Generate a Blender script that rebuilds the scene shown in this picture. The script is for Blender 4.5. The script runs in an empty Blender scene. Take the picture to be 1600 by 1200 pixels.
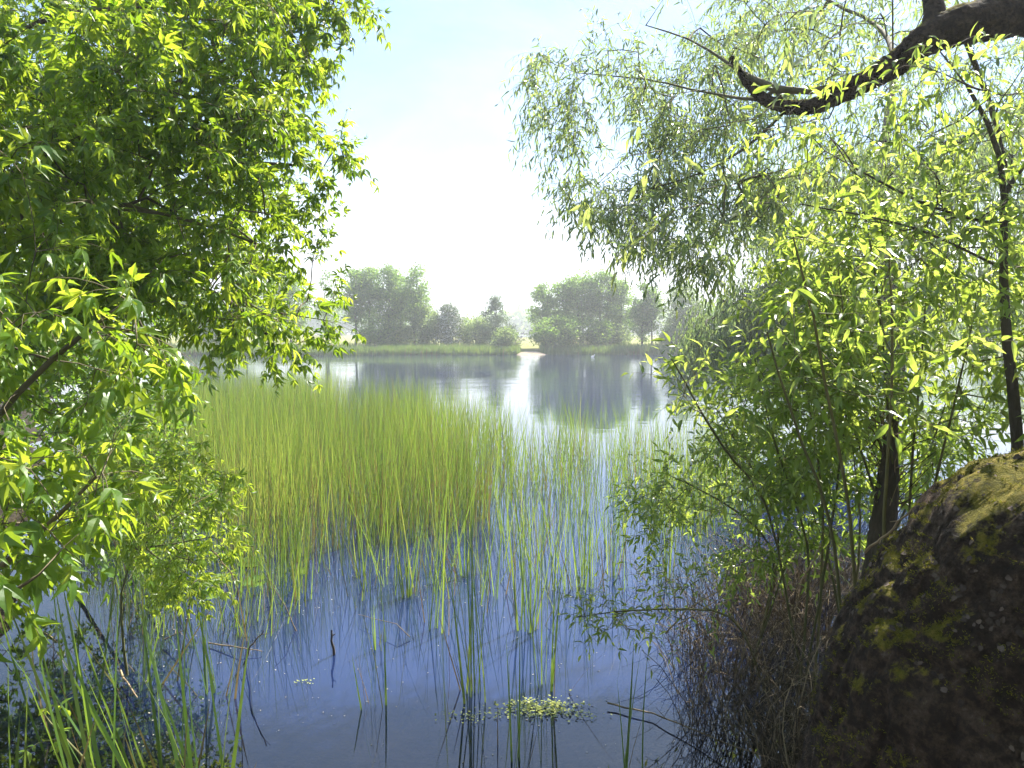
import bpy, math, random
import numpy as np
from mathutils import Vector, noise

# ------------------------------------------------------------------ camera, sky, sun, exposure
S = bpy.context.scene
COL = S.collection
R = math.radians
CAM_Z = 2.5
PITCH = math.atan(82 / 1150)
cd = bpy.data.cameras.new('camera')
cd.sensor_width = 36
cd.lens = 1150 / 1600 * 36
cd.clip_start = 0.05
cd.clip_end = 4000
cam = bpy.data.objects.new('camera', cd)
COL.objects.link(cam)
cam.location = (0, 0, CAM_Z)
cam.rotation_euler = (R(90) - PITCH, 0, 0)
S.camera = cam

SUN_EL, SUN_AZ = R(51), R(41)      # azimuth clockwise from +Y
SKY_STRENGTH = 0.11
EXPOSURE = 1.72
W = bpy.data.worlds.new('World')
S.world = W
W.use_nodes = True
nt = W.node_tree
nt.nodes.clear()
o_ = nt.nodes.new('ShaderNodeOutputWorld')
bg = nt.nodes.new('ShaderNodeBackground')
bg.inputs['Strength'].default_value = SKY_STRENGTH
sky = nt.nodes.new('ShaderNodeTexSky')
sky.sky_type = 'NISHITA'
sky.sun_disc = False
sky.sun_elevation = SUN_EL
sky.sun_rotation = SUN_AZ
sky.air_density = 1.0
sky.dust_density = 0.3
sky.ozone_density = 2.5
tc = nt.nodes.new('ShaderNodeTexCoord')
sep = nt.nodes.new('ShaderNodeSeparateXYZ')
nt.links.new(tc.outputs['Generated'], sep.inputs[0])
def wmath(op, a, b=None, clamp=False):
    n = nt.nodes.new('ShaderNodeMath'); n.operation = op; n.use_clamp = clamp
    for i, v in enumerate((a, b)):
        if v is None: continue
        if isinstance(v, (int, float)): n.inputs[i].default_value = v
        else: nt.links.new(v, n.inputs[i])
    return n.outputs[0]
zz = wmath('ADD', wmath('ABSOLUTE', sep.outputs['Z']), 0.12)
comb = nt.nodes.new('ShaderNodeCombineXYZ')
nt.links.new(wmath('DIVIDE', sep.outputs['X'], zz), comb.inputs[0])
nt.links.new(wmath('DIVIDE', sep.outputs['Y'], zz), comb.inputs[1])
cn = nt.nodes.new('ShaderNodeTexNoise')
cn.inputs['Scale'].default_value = 0.55
cn.inputs['Detail'].default_value = 7
cn.inputs['Roughness'].default_value = 0.6
cn.inputs['Distortion'].default_value = 0.6
nt.links.new(comb.outputs[0], cn.inputs['Vector'])
mr = nt.nodes.new('ShaderNodeMapRange')
mr.interpolation_type = 'SMOOTHSTEP'
mr.inputs['From Min'].default_value = 0.42
mr.inputs['From Max'].default_value = 0.75
nt.links.new(cn.outputs['Fac'], mr.inputs['Value'])
# thin cirrus everywhere, a bank of thicker bright cloud low over the far shore
low = nt.nodes.new('ShaderNodeMapRange')
low.interpolation_type = 'SMOOTHSTEP'
low.inputs['From Min'].default_value = 0.25
low.inputs['From Max'].default_value = 0.06
nt.links.new(sep.outputs['Z'], low.inputs['Value'])
cfac = wmath('ADD', wmath('MULTIPLY', mr.outputs[0], 0.30), wmath('MULTIPLY', low.outputs[0], 0.8), True)
cmix = nt.nodes.new('ShaderNodeMix'); cmix.data_type = 'RGBA'
nt.links.new(cfac, cmix.inputs['Factor'])
milk = nt.nodes.new('ShaderNodeMix'); milk.data_type = 'RGBA'
milk.inputs['Factor'].default_value = 0.55
nt.links.new(sky.outputs[0], milk.inputs['A'])
milk.inputs['B'].default_value = (1.55, 2.1, 3.15, 1)
nt.links.new(milk.outputs['Result'], cmix.inputs['A'])
cmix.inputs['B'].default_value = (5.2, 5.4, 5.7, 1)
nt.links.new(cmix.outputs['Result'], bg.inputs['Color'])
nt.links.new(bg.outputs[0], o_.inputs[0])

sl = bpy.data.lights.new('sun', 'SUN')
sl.energy = 5.0
sl.angle = R(0.53)
sl.color = (1.0, 0.95, 0.86)
so = bpy.data.objects.new('sun', sl)
COL.objects.link(so)
sdir = Vector((math.sin(SUN_AZ) * math.cos(SUN_EL), math.cos(SUN_AZ) * math.cos(SUN_EL), math.sin(SUN_EL)))
so.rotation_euler = (-sdir).to_track_quat('-Z', 'Y').to_euler()
so.location = sdir * 200

S.view_settings.view_transform = 'Standard'
S.view_settings.look = 'None'
S.view_settings.gamma = 1
S.view_settings.exposure = EXPOSURE
S.render.engine = 'CYCLES'
cy = S.cycles
cy.max_bounces = 7
cy.diffuse_bounces = 3
cy.glossy_bounces = 3
cy.transmission_bounces = 5
cy.transparent_max_bounces = 6
cy.volume_bounces = 0
cy.use_adaptive_sampling = True
cy.adaptive_threshold = 0.02
cy.use_denoising = True
cy.caustics_reflective = False
cy.caustics_refractive = False
cy.sample_clamp_indirect = 6
cy.volume_step_rate = 4

rng = np.random.default_rng(11)
random.seed(5)
UP = np.array([0., 0., 1.])

# ------------------------------------------------------------------ helpers
cp, sp = math.cos(PITCH), math.sin(PITCH)
def ray(px, py):
    u, v = (px - 800) / 1150, -(py - 600) / 1150
    return np.array([u, cp + v * sp, v * cp - sp])
def P(px, py, d):
    "point seen at photo pixel px,py lying d metres ahead of the viewpoint"
    r = ray(px, py)
    return np.array([0, 0, CAM_Z]) + r * (d / r[1])
def G(px, py, z=0.0):
    r = ray(px, py)
    return np.array([0, 0, CAM_Z]) + r * ((z - CAM_Z) / r[2])

def tag(o, label=None, cat=None, group=None, kind=None):
    if label: o['label'] = label
    if cat: o['category'] = cat
    if group: o['group'] = group
    if kind: o['kind'] = kind
    return o
def empty(name, loc, label, cat, group=None):
    o = bpy.data.objects.new(name, None)
    o.empty_display_size = 0.3
    COL.objects.link(o)
    o.location = [float(v) for v in loc]
    return tag(o, label, cat, group)

class MB:
    def __init__(s):
        s.V, s.F, s.Rn, s.n = [], [], [], 0
    def add(s, V, F, rnd):
        V = np.asarray(V, float).reshape(-1, 3)
        F = np.asarray(F, int)
        if len(F) == 0: return
        s.V.append(V); s.F.append(F + s.n)
        s.Rn.append(np.broadcast_to(np.asarray(rnd, float), (len(F),)))
        s.n += len(V)
    def build(s, name, mat, parent=None, smooth=False):
        me = bpy.data.meshes.new(name)
        V = np.concatenate(s.V)
        org = np.zeros(3)
        if parent is not None: org = np.array(parent.location)
        V = V - org
        me.vertices.add(len(V)); me.vertices.foreach_set('co', V.astype(np.float32).ravel())
        tot = np.concatenate([np.full(len(F), F.shape[1]) for F in s.F])
        idx = np.concatenate([F.ravel() for F in s.F])
        me.loops.add(len(idx)); me.loops.foreach_set('vertex_index', idx.astype(np.int32))
        me.polygons.add(len(tot))
        st = np.concatenate([[0], np.cumsum(tot)[:-1]])
        me.polygons.foreach_set('loop_start', st.astype(np.int32))
        me.polygons.foreach_set('use_smooth', np.full(len(tot), smooth))
        at = me.attributes.new('rnd', 'FLOAT', 'FACE')
        at.data.foreach_set('value', np.concatenate(s.Rn).astype(np.float32))
        me.update(calc_edges=True)
        me.validate()
        me.materials.append(mat)
        o = bpy.data.objects.new(name, me)
        COL.objects.link(o)
        if parent is not None: o.parent = parent
        return o

def norm(a):
    return a / np.maximum(np.linalg.norm(a, axis=-1, keepdims=True), 1e-9)

def tube(mb, pts, rad, sides=6, rnd=0.5, cap=False):
    pts = np.asarray(pts, float); n = len(pts)
    if n < 2: return
    rad = np.broadcast_to(np.asarray(rad, float), (n,))
    T = np.gradient(pts, axis=0); T = norm(T)
    ref = np.array([0.31, 0.95, 0.05]) if abs(T[0][2]) > 0.6 else UP
    A = norm(np.cross(T, ref)); B = np.cross(T, A)
    th = np.linspace(0, 2 * math.pi, sides, endpoint=False)
    ring = (A[:, None, :] * np.cos(th)[None, :, None] + B[:, None, :] * np.sin(th)[None, :, None])
    V = pts[:, None, :] + ring * rad[:, None, None]
    i = np.arange(n - 1)[:, None] * sides; j = np.arange(sides)[None, :]; k = (j + 1) % sides
    F = np.stack([i + j, i + k, i + sides + k, i + sides + j], -1).reshape(-1, 4)
    mb.add(V.reshape(-1, 3), F, rnd)

def instances(mb, tV, tFs, o, X, N, s, rnd, wid=None):
    "stamp a template (x along X, z along N) at many places"
    X = norm(X); N = norm(N - (N * X).sum(-1, keepdims=True) * X)
    Y = np.cross(N, X)
    sc = np.asarray(s)[:, None, None]
    wy = 1.0 if wid is None else np.asarray(wid)[:, None, None]
    V = o[:, None, :] + sc * (tV[None, :, 0:1] * X[:, None, :] + wy * tV[None, :, 1:2] * Y[:, None, :] + tV[None, :, 2:3] * N[:, None, :])
    n, m = len(o), len(tV)
    base = mb.n
    mb.V.append(V.reshape(-1, 3)); mb.n += n * m
    off = (np.arange(n) * m)[:, None, None]
    for tF in tFs:
        tF = np.asarray(tF)
        F = (tF[None] + off).reshape(-1, tF.shape[1]) + base
        mb.F.append(F); mb.Rn.append(np.repeat(rnd, len(tF)))

def blade_template(ts, ws, fold, curl, wav=0.0):
    V, Q = [], []
    for i, (t, w) in enumerate(zip(ts, ws)):
        z = -curl * t * t
        V += [(t - fold * 0.0, w, z + fold * w + wav * math.sin(9 * t)), (t, 0, z), (t, -w, z + fold * w - wav * math.sin(8 * t + 1))]
    for i in range(len(ts) - 1):
        a = 3 * i
        Q += [(a, a + 1, a + 4, a + 3), (a + 1, a + 2, a + 5, a + 4)]
    return np.array(V, float), np.array(Q)

def compound(parts):
    "join rotated leaflets into one leaf template: (V,Q, angle, scale, origin x)"
    Vs, Fs, n = [], [], 0
    for V, Q, ang, sc, ox, droop in parts:
        c, s = math.cos(ang), math.sin(ang)
        x, y, z = V[:, 0] * sc, V[:, 1] * sc, V[:, 2] * sc - droop * V[:, 0] * sc
        Vs.append(np.stack([ox + x * c - y * s, x * s + y * c, z], -1)); Fs.append(Q + n); n += len(V)
    return np.concatenate(Vs), [np.concatenate(Fs)]

# leaflet of the ash-leaved maple: toothed, pointed, folded on the midrib
ml = blade_template([0, .12, .3, .42, .55, .66, .8, 1.0], [.015, .11, .20, .165, .19, .10, .06, .004], .5, .38, .012)
ms = blade_template([0, .25, .5, .75, 1.0], [.02, .15, .17, .07, .004], .5, .38)
pet = blade_template([0, 1.0], [.012, .010], 0, 0)
MAPLE_BIG = compound([(*pet, 0, .55, 0, .0), (*ml, 0, 1.0, .55, .1), (*ml, 0.75, .85, .45, .3), (*ml, -0.75, .85, .45, .3)])
MAPLE_SMALL = compound([(*ms, 0, 1.0, .35, .1), (*ms, 0.75, .85, .3, .35), (*ms, -0.75, .85, .3, .35)])
wl = blade_template([0, .18, .45, .72, 1.0], [.01, .075, .095, .06, .002], .35, .30)
WILLOW = (wl[0], [wl[1]])
ww = blade_template([0, .15, .4, .7, 1.0], [.01, .11, .15, .09, .003], .35, .35)
WILLOW_WIDE = (ww[0], [ww[1]])
ov = blade_template([0, .3, .65, 1.0], [.02, .26, .24, .01], .3, .2)
OVAL = (ov[0], [ov[1]])
fx = blade_template([0, .5, 1.0], [.1, .33, .06], .25, .15)
FAR = (fx[0], [fx[1]])

def rnd_dirs(n):
    return norm(rng.normal(size=(n, 3)))

def grow(skel, targets, step=0.25, arch=0.08, jit=0.05, tip=0.003, power=0.47):
    "skel: list of polylines [(pt, radius), ...]; the first point of each joins the nearest node already there"
    pts, par, fixed = [], [], []
    for pl in skel:
        start = -1
        p0 = np.asarray(pl[0][0], float)
        if pts:
            d = np.linalg.norm(np.array(pts) - p0, axis=1); start = int(d.argmin())
        last = start
        dense = []
        for a, b in zip(pl[:-1], pl[1:]):
            A, B = np.asarray(a[0], float), np.asarray(b[0], float)
            n = max(1, int(np.linalg.norm(B - A) / step))
            for k in range(n): dense.append((A + (B - A) * k / n, a[1] + (b[1] - a[1]) * k / n))
        dense.append((np.asarray(pl[-1][0], float), pl[-1][1]))
        D = np.array([q for q, _ in dense])
        for _ in range(3): D[1:-1] = (D[:-2] + 2 * D[1:-1] + D[2:]) / 4
        for k in range(len(D)):
            q = D[k]
            if 0 < k: q = q + rng.normal(size=3) * jit * 0.25 * min(1, step)
            pts.append(q); par.append(last); fixed.append(dense[k][1]); last = len(pts) - 1
    targets = np.asarray(targets)
    arr = np.zeros((len(pts) + len(targets) * 40, 3)); arr[:len(pts)] = pts; n = len(pts)
    dd = np.array([np.linalg.norm(arr[:n] - t, axis=1).min() for t in targets])
    tips = []
    for ti in dd.argsort():
        t = targets[ti]
        d = np.linalg.norm(arr[:n] - t, axis=1)
        i = int(d.argmin()); L = d[i]
        if L < 0.02: continue
        m = min(39, max(1, int(math.ceil(L / step))))
        a = arr[i].copy(); last = i
        side = rng.normal(size=3) * jit * L
        for k in range(1, m + 1):
            f = k / m
            q = a + (t - a) * f + (UP * arch * L + side) * 4 * f * (1 - f) * 0.6
            arr[n] = q; par.append(last); fixed.append(0); last = n; n += 1
        tips.append(last)
    arr = arr[:n]
    cnt = np.zeros(n); 
    for t in tips: cnt[t] += 1
    for i in range(n - 1, -1, -1):
        if par[i] >= 0: cnt[par[i]] += cnt[i]
    rad = tip * np.maximum(cnt, 1) ** power
    fx_ = np.array(fixed); rad = np.where(fx_ > 0, fx_, rad)
    for i in range(n):
        if fx_[i] == 0 and par[i] >= 0: rad[i] = min(rad[i], rad[par[i]] * 0.9)
    dirs = np.array([arr[t] - arr[par[t]] for t in tips])
    return arr, np.array(par), rad, np.array(tips), norm(dirs)

def wood(mb, arr, par, rad, minr=0.0, keep=None):
    n = len(arr)
    ch = [[] for _ in range(n)]
    roots = []
    for i in range(n):
        if par[i] >= 0: ch[par[i]].append(i)
        else: roots.append(i)
    st = [(-1, r) for r in roots]
    while st:
        p, i = st.pop()
        chain = [p] if p >= 0 else []
        while True:
            chain.append(i)
            if not ch[i]: break
            c = sorted(ch[i], key=lambda q: -rad[q])
            for q in c[1:]: st.append((i, q))
            i = c[0]
        r = rad[chain].copy()
        if p >= 0: r[0] = min(r[0], r[1] * 1.3)
        if r.max() < minr: continue
        if keep is not None and not keep(r.max()): continue
        s = 3 if r.max() < .006 else 5 if r.max() < .02 else 8 if r.max() < .08 else 14
        tube(mb, arr[chain], r, s, rng.random())

def shoots(leafmb, woodmb, o, d, length, nleaf, tmpl, lsize, droop=0.3, hang=0.3, spread=0.9, opposite=False, upn=1.0, lrnd=None, wr=0.0018, side=0.9, wid=None, tone=0.0):
    "leafy shoots from origins o in directions d"
    n = len(o)
    L = length * rng.uniform(.55, 1.25, n)
    seg = 4
    pts = np.zeros((n, seg + 1, 3)); pts[:, 0] = o
    cur = norm(d + rng.normal(size=(n, 3)) * spread * 0.5)
    for k in range(seg):
        cur = norm(cur + np.array([0, 0, -droop]) * (k + 1) / seg + rng.normal(size=(n, 3)) * .08)
        pts[:, k + 1] = pts[:, k] + cur * (L / seg)[:, None]
    if woodmb is not None:
        for q in range(n):
            tube(woodmb, pts[q], np.linspace(wr, wr * .45, seg + 1), 3, 0.5 + 0.4 * rng.random())
    bt = rng.random(n)
    for k in range(nleaf):
        t = (k + 0.6 + rng.random(n) * .5) / (nleaf + 0.2)
        t = np.minimum(t, 1.0)
        f = t * seg; i = np.minimum(f.astype(int), seg - 1); fr = (f - i)[:, None]
        ar = np.arange(n)
        base = pts[ar, i] * (1 - fr) + pts[ar, i + 1] * fr
        ax = norm(pts[ar, i + 1] - pts[ar, i])
        ph = 2.4 * k + rng.random(n) * .8 + bt * 6
        ref = norm(np.cross(ax, UP) + 1e-3); ref2 = np.cross(ax, ref)
        sd = ref * np.cos(ph)[:, None] + ref2 * np.sin(ph)[:, None]
        last = (k == nleaf - 1)
        for sgn in ((1, -1) if opposite and not last else (1,)):
            sd2 = sd * sgn
            X = norm(ax * (1.0 if last else 0.55) + sd2 * (0.15 if last else side) + np.array([0, 0, -hang]) + rng.normal(size=(n, 3)) * .18)
            N = UP * upn + rng.normal(size=(n, 3)) * .55 + sd2 * .1
            s = lsize * rng.uniform(.55, 1.25, n) * (1 - .25 * abs(t - .5))
            rv = np.clip(.5 + tone + .22 * rng.normal(size=n) + .12 * (bt - .5), 0, 1)
            instances(leafmb, tmpl[0], tmpl[1], base, X, N, s, rv, None if wid is None else wid * rng.uniform(.8, 1.2, n))

def poly_pts(poly, n, dfun, clump=0.0, cs=1.2, seed=0.0):
    "random points whose bearing falls in a photo polygon, at depth dfun(px,py); clump>0 leaves gaps"
    poly = np.array(poly, float)
    lo, hi = poly.min(0), poly.max(0)
    out = []
    x2, y2 = np.roll(poly[:, 0], -1), np.roll(poly[:, 1], -1)
    tries = 0
    while len(out) < n and tries < n * 60:
        tries += 1
        px, py = rng.uniform(lo[0], hi[0]), rng.uniform(lo[1], hi[1])
        c = (poly[:, 1] > py) != (y2 > py)
        xi = (x2 - poly[:, 0]) * (py - poly[:, 1]) / np.where(y2 - poly[:, 1] == 0, 1e-9, y2 - poly[:, 1]) + poly[:, 0]
        if (c & (px < xi)).sum() % 2 == 0: continue
        q = P(px, py, dfun(px, py))
        if clump > 0 and noise.noise(Vector(q * cs) + Vector((seed, 3.1 * seed, 7))) < clump - 0.35 + 0.25 * rng.random(): continue
        out.append(q)
    return np.array(out)

# ------------------------------------------------------------------ materials
def mat_base(name):
    m = bpy.data.materials.new(name); m.use_nodes = True
    t = m.node_tree; t.nodes.clear()
    out = t.nodes.new('ShaderNodeOutputMaterial')
    return m, t, out
def ramp(t, stops):
    r = t.nodes.new('ShaderNodeValToRGB')
    e = r.color_ramp.elements
    while len(e) > 1: e.remove(e[-1])
    e[0].position = stops[0][0]; e[0].color = (*stops[0][1], 1)
    for p, c in stops[1:]:
        q = e.new(p); q.color = (*c, 1)
    return r
def leaf_mat(name, refl, trans, rough=.42, tfac=.5, spec=.5):
    m, t, out = mat_base(name)
    a = t.nodes.new('ShaderNodeAttribute'); a.attribute_name = 'rnd'
    r1 = ramp(t, refl); r2 = ramp(t, trans)
    t.links.new(a.outputs['Fac'], r1.inputs[0]); t.links.new(a.outputs['Fac'], r2.inputs[0])
    p = t.nodes.new('ShaderNodeBsdfPrincipled')
    p.inputs['Roughness'].default_value = rough
    p.inputs['Specular IOR Level'].default_value = spec
    t.links.new(r1.outputs[0], p.inputs['Base Color'])
    tr = t.nodes.new('ShaderNodeBsdfTranslucent')
    t.links.new(r2.outputs[0], tr.inputs['Color'])
    mx = t.nodes.new('ShaderNodeMixShader'); mx.inputs[0].default_value = tfac
    t.links.new(p.outputs[0], mx.inputs[1]); t.links.new(tr.outputs[0], mx.inputs[2])
    t.links.new(mx.outputs[0], out.inputs[0])
    return m
def noise_mat(name, stops, scale=6, detail=8, rough=.85, bump=.4, bscale=None, stretch=(1, 1, 1), dist=.02, rnd=0.0, spec=.3):
    m, t, out = mat_base(name)
    co = t.nodes.new('ShaderNodeTexCoord')
    mp = t.nodes.new('ShaderNodeMapping'); mp.inputs['Scale'].default_value = stretch
    t.links.new(co.outputs['Object'], mp.inputs[0])
    n = t.nodes.new('ShaderNodeTexNoise'); n.inputs['Scale'].default_value = scale; n.inputs['Detail'].default_value = detail
    n.inputs['Roughness'].default_value = .65
    t.links.new(mp.outputs[0], n.inputs['Vector'])
    r = ramp(t, stops)
    if rnd:
        a = t.nodes.new('ShaderNodeAttribute'); a.attribute_name = 'rnd'
        ad = t.nodes.new('ShaderNodeMath'); ad.operation = 'MULTIPLY_ADD'
        t.links.new(a.outputs['Fac'], ad.inputs[0]); ad.inputs[1].default_value = rnd
        s2 = t.nodes.new('ShaderNodeMath'); s2.operation = 'SUBTRACT'
        t.links.new(n.outputs['Fac'], s2.inputs[0]); s2.inputs[1].default_value = rnd * .5
        t.links.new(s2.outputs[0], ad.inputs[2]); t.links.new(ad.outputs[0], r.inputs[0])
    else: t.links.new(n.outputs['Fac'], r.inputs[0])
    p = t.nodes.new('ShaderNodeBsdfPrincipled'); p.inputs['Roughness'].default_value = rough
    p.inputs['Specular IOR Level'].default_value = spec
    t.links.new(r.outputs[0], p.inputs['Base Color'])
    if bump:
        n2 = t.nodes.new('ShaderNodeTexNoise'); n2.inputs['Scale'].default_value = bscale or scale * 3; n2.inputs['Detail'].default_value = 8
        t.links.new(mp.outputs[0], n2.inputs['Vector'])
        b = t.nodes.new('ShaderNodeBump'); b.inputs['Strength'].default_value = bump; b.inputs['Distance'].default_value = dist
        t.links.new(n2.outputs['Fac'], b.inputs['Height']); t.links.new(b.outputs[0], p.inputs['Normal'])
    t.links.new(p.outputs[0], out.inputs[0])
    return m

M = {}
M['maple'] = leaf_mat('maple_leaf', [(0, (.035, .085, .012)), (.5, (.075, .16, .018)), (1, (.13, .21, .022))],
                      [(0, (.16, .30, .010)), (.45, (.40, .56, .03)), (1, (.62, .72, .06))], .4, .5)
M['willow'] = leaf_mat('willow_leaf', [(0, (.06, .10, .045)), (.5, (.11, .15, .08)), (1, (.19, .22, .13))],
                       [(0, (.18, .28, .08)), (.5, (.34, .46, .11)), (1, (.58, .66, .16))], .28, .48, 1.0)
M['shoot'] = leaf_mat('young_willow_leaf', [(0, (.04, .095, .014)), (.5, (.08, .16, .02)), (1, (.14, .21, .03))],
                      [(0, (.26, .40, .03)), (.45, (.44, .58, .07)), (1, (.60, .70, .12))], .33, .55, .8)
M['shrub'] = leaf_mat('shrub_leaf', [(0, (.035, .075, .015)), (.5, (.07, .14, .025)), (1, (.13, .2, .04))],
                      [(0, (.12, .26, .02)), (.5, (.26, .46, .03)), (1, (.45, .6, .05))], .42, .45)
M['far'] = leaf_mat('far_leaf', [(0, (.05, .095, .018)), (.5, (.095, .17, .028)), (1, (.17, .25, .045))],
                    [(0, (.12, .2, .04)), (.5, (.28, .48, .06)), (1, (.46, .62, .10))], .5, .5)
M['far_light'] = leaf_mat('far_light_leaf', [(0, (.06, .10, .035)), (.5, (.10, .15, .05)), (1, (.16, .20, .07))],
                          [(0, (.14, .22, .04)), (.5, (.34, .48, .12)), (1, (.5, .6, .18))], .5, .5)
M['conifer'] = leaf_mat('larch_needles', [(0, (.05, .09, .04)), (1, (.11, .16, .06))], [(0, (.1, .18, .05)), (1, (.2, .3, .08))], .5, .3)
M['blossom'] = leaf_mat('blossom', [(0, (.07, .10, .05)), (.55, (.13, .16, .08)), (.62, (.6, .6, .52)), (1, (.75, .74, .68))],
                        [(0, (.12, .2, .06)), (.55, (.2, .3, .1)), (.62, (.5, .5, .42)), (1, (.5, .5, .45))], .6, .35)
M['reed'] = leaf_mat('reed_blade', [(0, (.24, .15, .06)), (.12, (.20, .14, .05)), (.18, (.05, .10, .025)), (.6, (.09, .15, .03)), (1, (.20, .22, .05))],
                     [(0, (.24, .16, .06)), (.12, (.24, .17, .05)), (.2, (.18, .30, .03)), (.6, (.30, .44, .05)), (1, (.50, .55, .09))], .45, .42)
M['cattail'] = leaf_mat('cattail_blade', [(0, (.22, .15, .07)), (.15, (.16, .13, .04)), (.25, (.04, .10, .02)), (1, (.10, .18, .03))],
                        [(0, (.2, .14, .05)), (.2, (.15, .2, .03)), (1, (.3, .48, .05))], .35, .38, .6)
M['dry'] = noise_mat('dry_stem', [(0, (.045, .033, .02)), (.5, (.12, .088, .052)), (1, (.36, .27, .16))], 20, rough=.8, bump=.0, rnd=.9)
M['straw'] = noise_mat('straw', [(0, (.2, .13, .07)), (1, (.5, .38, .22))], 14, rough=.7, bump=.1)
M['bark'] = noise_mat('bark', [(0.25, (.03, .024, .018)), (.5, (.075, .06, .045)), (.8, (.16, .13, .10))], 9, bump=.9, stretch=(1, 1, .35), dist=.03, rnd=.2)
M['twig'] = noise_mat('twig', [(0, (.06, .05, .035)), (.5, (.12, .10, .06)), (1, (.22, .18, .10))], 12, bump=.2, rnd=.5)
M['greenstem'] = noise_mat('green_stem', [(0, (.06, .08, .03)), (.5, (.13, .13, .05)), (1, (.24, .2, .08))], 12, bump=.1, rnd=.5)
M['pad'] = leaf_mat('lily_pad', [(0, (.07, .14, .02)), (1, (.16, .24, .04))], [(0, (.1, .2, .02)), (1, (.2, .3, .03))], .3, .15, .6)
M['weed'] = leaf_mat('weed_leaf', [(0, (.2, .26, .04)), (1, (.40, .42, .08))], [(0, (.2, .3, .03)), (1, (.4, .45, .08))], .4, .2)
M['moss'] = leaf_mat('moss', [(0, (.06, .06, .01)), (.5, (.15, .14, .02)), (1, (.32, .25, .05))], [(0, (.1, .12, .01)), (1, (.3, .3, .04))], .8, .3, .1)
M['scale'] = noise_mat('bark_scale', [(0, (.03, .02, .015)), (.5, (.06, .042, .03)), (1, (.15, .11, .085))], 30, bump=.3, rnd=.9)
M['debris'] = noise_mat('debris', [(0, (.2, .16, .1)), (1, (.5, .48, .4))], 30, bump=0)

def old_bark_mat():
    m, t, out = mat_base('old_willow_bark')
    co = t.nodes.new('ShaderNodeTexCoord')
    def tn(scale, detail=8, rough=.65):
        n = t.nodes.new('ShaderNodeTexNoise'); n.inputs['Scale'].default_value = scale; n.inputs['Detail'].default_value = detail
        n.inputs['Roughness'].default_value = rough; t.links.new(co.outputs['Object'], n.inputs['Vector']); return n
    n1, n2, n3 = tn(19, 9, .72), tn(3.2, 8), tn(38, 6, .7)
    bark = ramp(t, [(0.3, (.014, .010, .007)), (.48, (.045, .029, .019)), (.6, (.12, .08, .055)), (.74, (.30, .23, .18))])
    t.links.new(n1.outputs['Fac'], bark.inputs[0])
    moss = ramp(t, [(0.3, (.06, .06, .008)), (.5, (.17, .15, .015)), (.7, (.33, .25, .05))])
    t.links.new(n3.outputs['Fac'], moss.inputs[0])
    g = t.nodes.new('ShaderNodeNewGeometry'); s = t.nodes.new('ShaderNodeSeparateXYZ'); t.links.new(g.outputs['Normal'], s.inputs[0])
    a = t.nodes.new('ShaderNodeMath'); a.operation = 'MULTIPLY_ADD'; t.links.new(s.outputs['Z'], a.inputs[0]); a.inputs[1].default_value = .42
    t.links.new(n2.outputs['Fac'], a.inputs[2])
    b = t.nodes.new('ShaderNodeMath'); b.operation = 'MULTIPLY_ADD'; t.links.new(n3.outputs['Fac'], b.inputs[0]); b.inputs[1].default_value = .35
    t.links.new(a.outputs[0], b.inputs[2])
    mr = t.nodes.new('ShaderNodeMapRange'); mr.inputs['From Min'].default_value = .95; mr.inputs['From Max'].default_value = 1.02
    t.links.new(b.outputs[0], mr.inputs['Value'])
    mx = t.nodes.new('ShaderNodeMix'); mx.data_type = 'RGBA'
    t.links.new(mr.outputs[0], mx.inputs['Factor']); t.links.new(bark.outputs[0], mx.inputs['A']); t.links.new(moss.outputs[0], mx.inputs['B'])
    p = t.nodes.new('ShaderNodeBsdfPrincipled'); p.inputs['Roughness'].default_value = .9; p.inputs['Specular IOR Level'].default_value = .2
    t.links.new(mx.outputs['Result'], p.inputs['Base Color'])
    bp = t.nodes.new('ShaderNodeBump'); bp.inputs['Strength'].default_value = 1; bp.inputs['Distance'].default_value = .035
    ad = t.nodes.new('ShaderNodeMath'); ad.operation = 'ADD'; t.links.new(n1.outputs['Fac'], ad.inputs[0]); t.links.new(n3.outputs['Fac'], ad.inputs[1])
    t.links.new(ad.outputs[0], bp.inputs['Height']); t.links.new(bp.outputs[0], p.inputs['Normal'])
    t.links.new(p.outputs[0], out.inputs[0])
    return m
M['oldbark'] = old_bark_mat()

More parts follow.
